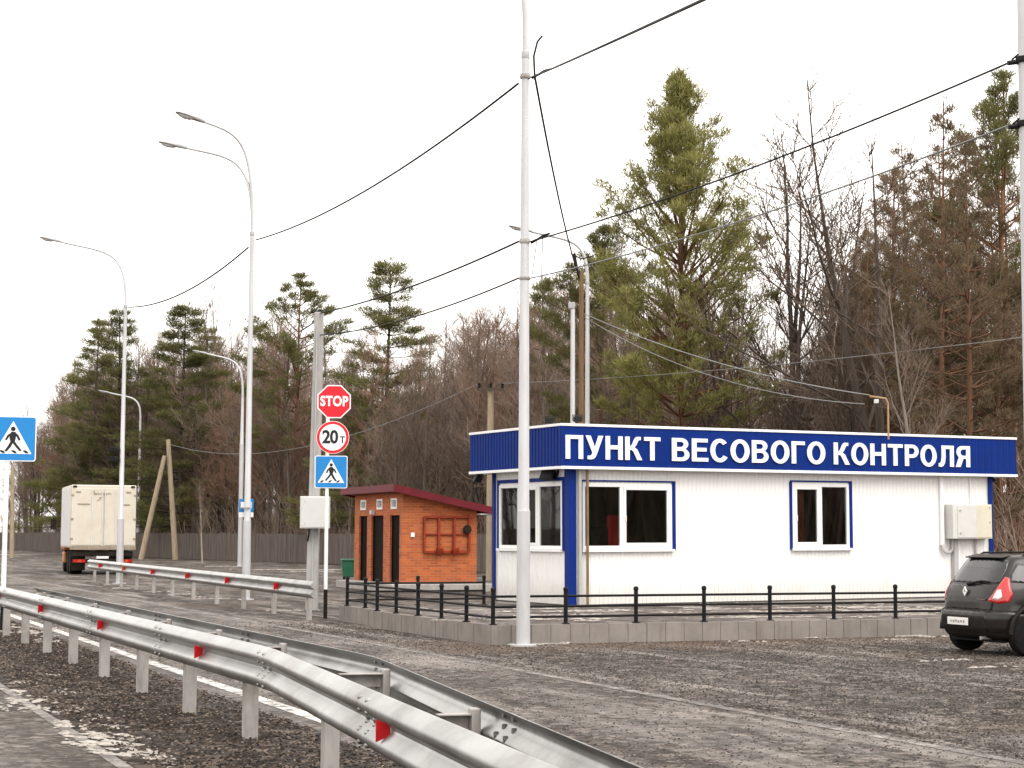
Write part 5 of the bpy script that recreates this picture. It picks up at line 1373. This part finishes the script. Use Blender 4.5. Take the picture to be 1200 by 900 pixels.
TOP = [(-300, 520), (0, 492), (30, 462), (60, 436), (90, 395), (110, 385), (150, 375), (190, 372), (230, 372), (262, 392), (275, 380), (300, 350), (340, 345), (372, 365), (395, 405), (420, 400), (450, 368), (490, 375), (520, 362), (560, 342), (600, 330), (640, 318), (690, 305), (740, 300), (800, 280), (840, 300), (860, 340), (930, 350), (990, 330), (1010, 240), (1040, 200), (1080, 190), (1120, 180), (1160, 170), (1200, 150), (1260, 130), (1500, 90)]
def topy(px):
    for (a, ya), (b_, yb) in zip(TOP[:-1], TOP[1:]):
        if a <= px <= b_: return ya + (yb - ya) * (px - a) / (b_ - a)
    return 500
def height_for(x, y, py): return at(px_of((x, y, 1.8))[0], py, y).z
def fence_pt(s):
    for a, b_ in zip(FL[:-1], FL[1:]):
        L = (b_ - a).length
        if s <= L: d = (b_ - a).normalized(); return a + d * s, Vector((d.y, -d.x, 0))
        s -= L
    d = (FL[-1] - FL[-2]).normalized(); return FL[-1] + d * s, Vector((d.y, -d.x, 0))
def plant_at(key, px, Y, topy_, label, **k):
    q = at(px, 560, Y); return plant(key, q.x, q.y, at(px, topy_, Y).z, label, **k)
# the trees one can tell apart
plant_at('pine_big', 800, 66, 84, 'tall green pine with long rising boughs standing behind the cabin roof', rz=.6, wide=1.05)
plant_at('open0', 915, 64, 138, 'open dark bare tree of several stems just right of the tall pine', rz=1.0, wide=1.25)
plant_at('open1', 1058, 56, 92, 'tall bare tree with sparse upright twigs before the brown conifers at the right', rz=2.2, wide=1.5)
plant_at('brown0', 1098, 57, 118, 'brownish conifer with thin pointed top beside the tallest bare tree at the right', rz=.3)
plant_at('pine0', 1164, 60, 90, 'green topped pine rising above the brown trees near the right edge', rz=.9)
plant_at('brown1', 1140, 52, 160, 'dense dark brownish conifer close to the right edge pole', rz=2.9, wide=1.1)
plant_at('brown0', 1015, 60, 262, 'shorter brownish conifer between the two bare trees at the right', rz=2.0, wide=1.1)
plant_at('fir0', 449, 112, 304, 'green pine standing alone above the brown wood right of the stop sign', rz=.2, wide=1.45)
plant_at('pine0', 343, 118, 320, 'green crowned pine above the brown wood left of the stop sign', rz=3.0, wide=1.35)
plant_at('fir0', 212, 133, 356, 'broad dark green conifer behind the braced wooden pole', rz=1.1, wide=1.75)
plant_at('fir1', 143, 146, 364, 'dark pine top directly left of the broad conifer at the far left wood', rz=2.2, wide=1.5)
plant_at('fir1', 104, 151, 376, 'dark pointed conifer at the left end of the wood above the truck', rz=.1, wide=1.5)
plant_at('fir1', 246, 148, 385, 'smaller dark conifer just right of the broad dark green conifer', rz=2.1, wide=1.5)
for px_, Y_, ty_, lb_ in ((1038, 62, 190, 'brown conifer half hidden behind the tallest bare tree at the right'), (1078, 66, 165, 'brown conifer between the tallest bare tree and the pointed conifer'), (1122, 59, 172, 'brown conifer just right of the pointed brownish conifer'), (1186, 61, 125, 'brown conifer cut by the right edge post')): plant_at('brown%d' % (px_ % 2), px_, Y_, ty_, lb_, rz=px_, wide=1.15)
plant_at('pine0', 1015, 68, 300, 'greenish pine low behind the shorter brownish conifer', rz=.5)
plant_at('pine1', 702, 74, 262, 'green pine crown behind the curved lamp arm above the cabin', rz=1.9, wide=1.15)
plant_at('fir0', 640, 92, 325, 'brown grey conifer behind the tall lamp post in front of the cabin', rz=2.4, wide=1.1)
plant_at('plain3', 742, 72, 275, 'bare brown tree tucked against the left side of the tall pine', rz=4.4, wide=1.0)
plant_at('dark0', 870, 70, 250, 'bare tree with crossing boughs right behind the tall pine', rz=.4)
plant_at('open1', 958, 66, 215, 'slender bare tree between the two tallest bare trees at the right', rz=4.2, wide=1.2)
plant_at('pale', 1082, 50, 330, 'pale trunked bare tree in front of the brown conifers at the right', rz=1.0)
plant_at('pale', 239, 108, 560, 'small pale trunked bare tree standing at the board fence', rz=.5)
bq = at(289, 600, 150)
for px_, Y, ty in ((272, 150, 338), (285, 146, 330)): plant_at('open1', px_, Y, ty, 'thin bare tree top showing left of the double arm lamp post' if px_ < 280 else 'thin bare tree top hidden partly by the double arm lamp post', rz=px_)
for px_, Y_, ty_, lb_ in ((1000, 58, 300, 'open bare tree before the shorter brownish conifer behind the cabin'),): plant_at('open%d' % (px_ % 2), px_, Y_, ty_, lb_, rz=px_ * .7, wide=1.1)
# the brown wall of the wood: rows behind the fence
GRP = 'bare brown trees of the wood behind the fence'
keys = ['plain0', 'plain1', 'plain2', 'plain3', 'red0', 'red1', 'dark0', 'dark1']
LAB = {'plain': 'bare brown tree among many alike in the wood behind the board fence', 'red': 'reddish brown bare tree among many alike in the wood behind the fence', 'dark': 'dark forked bare tree among many alike in the wood behind the fence'}
count = 0
for row, (off, step) in enumerate(((2.5, 2.5), (6, 2.7), (10.5, 3.0), (16, 3.6), (23, 4.4))):
    s = R.uniform(0, 2)
    while s < 215:
        q, nn = fence_pt(s); q = q - nn * (off + R.uniform(-1.4, 1.4))
        # far trees stand a little closer together in the picture: widen the step with distance
        s += step * R.uniform(.7, 1.3) * (1 if q.y < 110 else 1.25)
        px = px_of((q.x, q.y, 2))[0]
        if q.y < 26 or px < -40 or px > 1290: continue
        ty = topy(px) + R.uniform(0, 60) * (1.0 if row else 1.4)
        if row == 0 and R.random() < .3: ty += R.uniform(20, 110)
        H = max(4.5, min(19, at(px, ty, q.y).z))
        u = R.random()
        if px > 990 and row < 2 and R.random() < .4: continue
        if 845 < px < 1000:
            if row in (1, 3) or R.random() < .35: continue
            key = R.choice(('open0', 'open1', 'plain1', 'dark0'))
        elif px >= 1000: key = R.choice(('dark0', 'dark1', 'dark0', 'plain3') if row < 1 else ('dark0', 'plain1', 'plain2', 'brown1', 'dark1', 'brown0') if row < 3 else ('dark0', 'plain0', 'brown0'))
        elif 255 < px < 470 or (560 < px < 700): key = R.choice(('red0', 'red1', 'plain0', 'plain2', 'plain3'))
        else: key = R.choice(keys)
        if key.startswith('brown'): lab, g_ = 'brownish conifer among several alike in the dark wood right of the cabin', 'brownish conifers in the wood at the right'
        elif key.startswith('open'): lab, g_ = 'open bare tree among several alike behind the middle of the cabin roof', 'open bare trees behind the cabin roof'
        else: lab, g_ = LAB[key.rstrip('0123456789')], GRP + (' ' + key.rstrip('0123456789') if False else '')
        plant(key, q.x, q.y, H, lab, g_, wide=R.uniform(.95, 1.25) * (.78 if px > 990 and not key.startswith('brown') else 1)); count += 1
print('wood trees', count)
# the deep wood behind and the thicket at its foot, each one mass with growth added for reflections
def merged(parts_, name, mat):
    VS, FS, base = [], [], 0
    for me, T in parts_:
        n = len(me.vertices); v = np.empty(n * 3, np.float32); me.vertices.foreach_get('co', v); v = v.reshape(-1, 3)
        m4 = np.array(T); v = v @ m4[:3, :3].T + m4[:3, 3]
        f = np.empty(len(me.loops), np.int32); me.loops.foreach_get('vertex_index', f); f = f.reshape(-1, 4)
        VS.append(v); FS.append(f + base); base += n
    me = np_mesh(name, np.concatenate(VS), np.concatenate(FS), mat); o = bpy.data.objects.new(name, me); COL.objects.link(o); return o
pts_ = []; r9 = random.Random(5)
tm_, cm_ = [], []
for off, step in ((31, 4.2), (38, 4.4), (46, 5.0)):
    s = 0
    while s < 225:
        q, nn = fence_pt(s); q = q - nn * (off + r9.uniform(-3, 3)); s += step * r9.uniform(.7, 1.3)
        px = px_of((q.x, q.y, 2))[0]
        if q.y < 30 or px < -40 or px > 1270: continue
        H = max(4, min(18, at(px, topy(px) + r9.uniform(20, 90), q.y).z)); k = r9.choice(('plain0', 'plain2', 'red0'))
        t_, c_, _, h0 = PROTO[k]; T = Matrix.Translation(q) @ Matrix.Rotation(r9.uniform(0, 6.3), 4, 'Z') @ Matrix.Diagonal((H / h0 * 1.15, H / h0 * 1.15, H / h0, 1))
        tm_.append((t_, T)); cm_.append((c_, T))
for i in range(150):  # unseen tree rows right and left, added for what the cabin windows reflect
    if i < 90: q = Vector((50 + r9.uniform(0, 14), -75 + i * 1.15, 0))
    else: q = Vector((-62 - r9.uniform(0, 14) - (i - 90) * .62, 66 + (i - 90) * 2.0, 0))
    k = r9.choice(('plain0', 'plain2', 'red0', 'dark0')); t_, c_, _, h0 = PROTO[k]; H = r9.uniform(11, 16)
    T = Matrix.Translation(q) @ Matrix.Rotation(r9.uniform(0, 6.3), 4, 'Z') @ Matrix.Diagonal((H / h0 * 1.3, H / h0 * 1.3, H / h0, 1))
    tm_.append((t_, T)); cm_.append((c_, T))
print('deep', len(tm_))
tag(merged(tm_ + cm_, 'deep_and_reflected_forest', 'twig'), 'mass of bare brown trees deep in the wood, with unseen rows added for reflections', 'forest', kind='stuff')
# thicket: thin bushes of upright stems
sg_ = []; r8 = random.Random(77)
for s10 in range(0, 2200):
    q, nn = fence_pt(s10 / 10.0); 
    for _ in range(5):
        o_ = r8.uniform(.6, 34); b_ = q - nn * o_; b_.z = 0
        if b_.y < 26: continue
        px = px_of((b_.x, b_.y, 1))[0]
        if px < -40 or px > 1270: continue
        hh = r8.uniform(1.5, 5.0)
        bp = limb(sg_, r8, b_, Vector((r8.gauss(0, .22), r8.gauss(0, .22), 1)), hh, .022, .008, 3, .12, .05)
        for j in range(5):
            p2, d2 = along_pts(bp, r8.uniform(.15, .95)); limb(sg_, r8, p2, side_dir(r8, d2, r8.uniform(.4, .8)), hh * r8.uniform(.2, .4), .012, .006, 2, .15, .06)
for _ in range(5200):       # unseen thick brush added right of the lot to darken the cabin pane reflections
    b_ = Vector((r8.uniform(42, 62), r8.uniform(-45, 42), 0)); bp = limb(sg_, r8, b_, Vector((r8.gauss(0, .2), r8.gauss(0, .2), 1)), r8.uniform(4, 8), .10, .05, 2, .1, .05)
o = bpy.data.objects.new('undergrowth', seg_mesh('undergrowth', sg_, 'twig')); COL.objects.link(o); tag(o, 'thicket of thin bare stems under the trees, with unseen brush added for reflections', 'undergrowth', kind='stuff')
f_ = MB(); vs = []
for i in range(45):
    q, nn = fence_pt(i * 5.0); 
    for off in (.5, 75): b_ = q - nn * off; vs.append((b_.x, b_.y, .006))
f_.add(vs, [(2 * i, 2 * i + 1, 2 * i + 3, 2 * i + 2) for i in range(44)])
M['litter'] = simple('leaf litter', (0.075, 0.055, 0.04), .95, 0, .3, .8, .3, dirt=((0.14, .12, .10), .4))
tag(f_.build('forest_floor', 'litter'), kind='structure')
# ------------------------------------------------------------------ overhead cables
def cable(a, b, sag, r, label, m='cable', n=24):
    a, b = Vector(a), Vector(b); pts = []
    for i in range(n + 1):
        t = i / n; q = a.lerp(b, t); q.z -= sag * 4 * t * (1 - t); pts.append(q - a)
    o = MB().tube(pts, r, 6).build('overhead_cable', m, None, smooth=60); o.location = a
    return tag(o, label, 'cable')
def AT(px, py, base): return at(px, py, base.y)
zA = at(614, 90, 29.45).z; aT = LA + Vector((.13, 0, zA)); aL = LA + Vector((-.12, 0, at(607, 98, 29.45).z))
bR = LBp + Vector((.12, 0, at(302, 281, 49.33).z)); bL = LBp + Vector((-.1, 0, at(293, 290, 49.33).z)); cR = LC + Vector((.1, 0, at(151, 360, 64.6).z))
cable(aL, bR, .36, .020, 'sagging black cable from the tall lamp post to the double arm lamp post')
cable(bL, cR, .42, .024, 'black cable from the double arm lamp post to the lamp post by the truck')
far_end = at(830, -10, 14); far_end = aT + (far_end - aT) * 2.3; cable(aT, far_end, .05, .015, 'black cable climbing from the tall lamp post out over the top of the photo')
g1 = GP + Vector((-.15, 0, zg1)); g2_ = GP + Vector((-.2, 0, zg2))
a1 = LA + Vector((.1, 0, at(622, 283, 29.45).z)); a2 = LA + Vector((.1, 0, at(622, 326, 29.45).z)); h1 = CP + Vector((.1, 0, tz - .02)); h2 = CP + Vector((.1, 0, tz - .55))
cable(a1, g1, .13, .013, 'upper thick black cable from the right edge post to the tall lamp post')
cable(a2, g2_, .14, .011, 'lower thin grey cable from the right edge post to the tall lamp post', 'cable_light')
cable(a1 + Vector((-.2, 0, 0)), h1, .13, .018, 'black cable from the tall lamp post down to the top of the concrete pole')
cable(a2 + Vector((-.2, 0, 0)), h2, .18, .015, 'lower grey cable from the tall lamp post to the concrete pole', 'cable')
# fittings on the tall lamp post
cf = empty('cable_clamp', LA, 0, 'black cable clamps and loops on the shaft of the tall lamp post', 'cable clamp')
mb = MB()
for zc in (zA, a1.z): mb.tube([(.1, 0, zc - .02), (.22, 0, zc + .04), (.32, 0, zc + .10), (.42, 0, zc + .14)], [.026, .022, .026, .014], 8)
mb.build('clamp', 'black', cf)
mb = MB()
for zc in (zA, a1.z): mb.lathe([(.088, zc - .03), (.094, zc), (.088, zc + .04)], 18)
mb.lathe([(.088, a2.z - .03), (.1, a2.z), (.088, a2.z + .03)], 18); mb.build('band', 'galv_post', cf)
MB().tube([(.16, 0, zA - .05), (.14, 0, zA + .35), (.20, 0, zA + .6), (.28, 0, zA + .7)], .018, 6).build('cable_end', 'cable', cf)
MB().tube([(.2, 0, a1.z), (.12, .05, a1.z - .6), (.28, .05, a1.z - .62), (.3, 0, a1.z + .08)], .008, 6).build('cable_loop', 'cable_light', cf)
kT = KP + Vector((-.15, 0, kz + .1)); cable(LA + Vector((.16, 0, zA)), kT, -.0 + .25, .020, 'slack black cable dropping from the tall lamp post to the brown pole behind the cabin')
rm = Vector((bpy.data.objects['roof_mast'].location.x - .42, bpy.data.objects['roof_mast'].location.y, at(1030, 463, 41.5).z))
cable(KP + Vector((.1, 0, at(690, 368, 50).z)), rm, .28, .013, 'pale thin wire from the brown pole to the bent orange pipe mast', 'cable_light')
cable(KP + Vector((.1, 0, at(690, 372, 50).z)), rm + Vector((-.1, .1, -.2)), 0.5, .010, 'second pale wire hanging slacker between the brown pole and the pipe mast', 'cable_light')
cable(WPp + Vector((.45, -.2, wpz + .18)), WPp + Vector((.45, -.2, wpz + .18)) + (at(1215, 372, 46) - WPp - Vector((.45, -.2, wpz + .18))) * 1.6, .5, .012, 'thin wire from the crossarm pole rising to the right across the trees', 'cable_light')
cable(WPp + Vector((-.45, -.2, wpz + .18)), at(197, 520, 124.5), 1.6, .014, 'thin faint wire from the crossarm pole to the braced wooden pole', 'cable_light')
# ------------------------------------------------------------------ patches of dirty snow
def snow_blob(mb, c, a, b_, ang, seed, h=.03):
    r = random.Random(seed); n = 26; ph = [r.uniform(0, 6.28) for _ in range(6)]
    def rr(t): return 1 + .28 * math.sin(2 * t + ph[0]) + .2 * math.sin(3 * t + ph[1]) + .16 * math.sin(5 * t + ph[2]) + .12 * math.sin(8 * t + ph[3]) + .10 * math.sin(13 * t + ph[4])
    vs = [(c.x, c.y, h)]; fs = []
    lv = (.45, .8, 1.0)
    for k, l in enumerate(lv):
        for i in range(n):
            t = 2 * PI * i / n; q = rr(t) * l; x, y = a * q * math.cos(t), b_ * q * math.sin(t)
            z = (h * .9, h * .5, .010)[k] * (1 + (r.uniform(-.35, .35) if k < 2 else 0))
            vs.append((c.x + x * math.cos(ang) - y * math.sin(ang), c.y + x * math.sin(ang) + y * math.cos(ang), max(z, .010)))
    for i in range(n): fs.append((0, 1 + i, 1 + (i + 1) % n))
    for k in range(2):
        for i in range(n): fs.append((1 + k * n + i, 1 + (k + 1) * n + i, 1 + (k + 1) * n + (i + 1) % n, 1 + k * n + (i + 1) % n))
    mb.add(vs, fs)
def scatter(mb, c, a, b_, ang, seed, h):
    r = random.Random(seed); k = max(3, int(10 + a * b_ * 60))
    for j in range(k):
        x, y = r.gauss(0, .55) * a, r.gauss(0, .6) * b_; f = r.uniform(.05, .27) * max(.35, 1 - (abs(x) / a) * .5)
        snow_blob(mb, Vector((c.x + x * math.cos(ang) - y * math.sin(ang), c.y + x * math.sin(ang) + y * math.cos(ang), 0)), a * f, max(.018, b_ * f * 1.2), ang + r.uniform(-.4, .4), seed * 31 + j, h * r.uniform(.5, 1))
sn = MB(); RA = rad(90) + ROADROT; KA = rad(90 - 67.4)
# beside the edge line at the front left, in loose streaks
spots_ = [(8, 812, .5, .13), (30, 822, .5, .15), (45, 833, .45, .12), (70, 812, .32, .05), (85, 850, .5, .12), (105, 862, .5, .16), (128, 872, .5, .17), (150, 884, .45, .14), (170, 886, .5, .10), (62, 792, .3, .04), (110, 842, .3, .07), (25, 800, .3, .07), (135, 852, .28, .05), (150, 868, .3, .08), (72, 836, .3, .08), (4, 830, .4, .08), (185, 892, .3, .08), (90, 832, .2, .04)]
for i, (x, y, a, b_) in enumerate(spots_): scatter(sn, on(x, y), a * 1.25, b_ * 1.5, RA + R.uniform(-.25, .25), 300 + i, .02)
for i, (x, y, a, b_) in enumerate([(30, 742, .8, .3), (52, 752, .6, .2), (66, 747, .5, .2), (20, 735, .8, .25), (62, 738, .5, .12)]): scatter(sn, on(x, y), a, b_, RA, 330 + i, .03)
for i, (x, y, a, b_) in enumerate([(632, 756, .55, .10), (606, 755, .4, .09), (668, 754, .35, .05), (700, 752, .3, .05), (870, 752, .3, .05), (960, 748, .35, .05), (1072, 746, .7, .14), (1095, 747, .5, .10), (1052, 750, .35, .06), (1100, 775, .5, .07), (893, 753, .15, .04), (1150, 783, .5, .05), (1020, 740, .3, .05)]): scatter(sn, on(x, y), a, b_, KA + R.uniform(-.1, .1), 350 + i, .03)
for i, (x, y, a, b_) in enumerate([(190, 694, .5, .10), (210, 697, .5, .12), (232, 700, .3, .09), (248, 702, .5, .14), (140, 690, .5, .12), (130, 686, .4, .1), (345, 716, .5, .14), (340, 668, 1.6, .25), (310, 668, 1.2, .2), (360, 670, 1.3, .2), (255, 664, 1.2, .2), (390, 668, 1.2, .2), (12, 650, 3, .5)]): scatter(sn, on(x, y), a, b_, RA * 0 + .3, 380 + i, .04)
tag(sn.build('snow', 'snow', smooth=60), 'thin patches of dirty melting snow along the kerb, barrier and road edge', 'snow', kind='stuff')
ps = MB()
for i in range(60):
    q = K0 + kf * R.uniform(.8, 13.5) + kl * R.uniform(.5, 7.5) + Vector((0, 0, ZP - .01)); scatter(ps, Vector((q.x, q.y, 0)), R.uniform(.3, 1.1), R.uniform(.06, .22), KA + R.uniform(-.15, .15), 420 + i, .025)
for i in range(8):
    q = K0 + kl * R.uniform(1.5, 7.2) + kf * R.uniform(.5, 1.3); scatter(ps, Vector((q.x, q.y, 0)), R.uniform(.3, .8), R.uniform(.06, .2), RA + R.uniform(-.3, .3), 460 + i, .025)
o = ps.build('snow', 'snow', smooth=60); o.location.z = ZP - .01; tag(o, 'thin streaks of dirty snow lying on the paved platform round the cabin', 'snow', kind='stuff')

# ------------------------------------------------------------------ loose stones on the verge and the lot
def stones(name, spots, m, lab):
    rng = np.random.default_rng(4); P = np.array(spots); K = len(P)
    base = np.array([(1, 0, 0), (0, 1, 0), (-1, 0, 0), (0, -1, 0), (.5, .5, .7), (-.55, .4, .75), (-.4, -.5, .7), (.5, -.45, .65)], float)
    faces = np.array([(0, 1, 4, 4), (1, 2, 5, 4), (2, 3, 6, 5), (3, 0, 7, 6), (0, 4, 7, 7), (4, 5, 6, 7)])
    an = rng.uniform(0, 2 * PI, K); sc = P[:, 3]; c, s_ = np.cos(an), np.sin(an)
    jit = base[None] * rng.uniform(.7, 1.25, (K, 8, 3)) * np.stack([sc, sc * rng.uniform(.6, 1, K), sc * rng.uniform(.5, .95, K)], 1)[:, None, :]
    X = jit[..., 0] * c[:, None] - jit[..., 1] * s_[:, None]; Y = jit[..., 0] * s_[:, None] + jit[..., 1] * c[:, None]
    V_ = np.stack([X, Y, jit[..., 2]], -1) + P[:, None, :3]
    tri = np.array([(0, 1, 4), (1, 5, 4), (1, 2, 5), (2, 6, 5), (2, 3, 6), (3, 7, 6), (3, 0, 7), (0, 4, 7), (4, 5, 6), (4, 6, 7)])
    F_ = (np.arange(K)[:, None, None] * 8 + tri[None]).reshape(-1, 3)
    me = np_mesh(name, V_.reshape(-1, 3), F_, m); o = bpy.data.objects.new(name, me); COL.objects.link(o); return tag(o, lab, 'gravel', kind='stuff')
def stone_mat(name, stops):
    m, nt, b = new_mat(name); g = N(nt, 'ShaderNodeNewGeometry')
    nt.links.new(ramp(nt, g.outputs['Random Per Island'], stops), b.inputs['Base Color']); b.inputs['Roughness'].default_value = .95; b.inputs['Specular IOR Level'].default_value = .12; M[name] = m
stone_mat('verge stones', [(0, (.012, .0095, .008)), (.4, (.042, .033, .027)), (.75, (.085, .067, .054)), (1, (.21, .168, .135))])
stone_mat('lot stones', [(0, (.018, .015, .0135)), (.45, (.055, .047, .042)), (.8, (.11, .096, .086)), (1, (.24, .212, .19))])
rs = random.Random(99); sp1 = []; sp2 = []
while len(sp1) < 26000:
    s0 = 8 + 34 * rs.random() ** 1.6; q = rd * s0 + rn * (l0 + (l1 - l0 - .3) * rs.random()); sp1.append((q.x, q.y, .010, rs.uniform(.006, .0175) * (1 + s0 * .012)))
while len(sp2) < 42000:
    d_ = 13 + 24 * rs.random() ** 1.25; x_ = rs.uniform(-.3, .31) * d_; q = Vector((x_, d_, 0)); u = q.dot(rn)
    if u < l1: continue
    if u < l2 and rs.random() < .7: continue
    k_ = q - K0; nk = Vector((-kf.y, kf.x, 0)); nl = Vector((kl.y, -kl.x, 0))
    if k_.dot(nk) > -.1 and k_.dot(nl) > -.1: continue
    sp2.append((q.x, q.y, .004, rs.uniform(.005, .015) * (.65 + d_ * .02)))
stones('verge_gravel', sp1, 'verge stones', 'dark brown gravel covering the verge under the barrier')
stones('lot_gravel', sp2, 'lot stones', 'grit and small stones scattered over the asphalt lot')
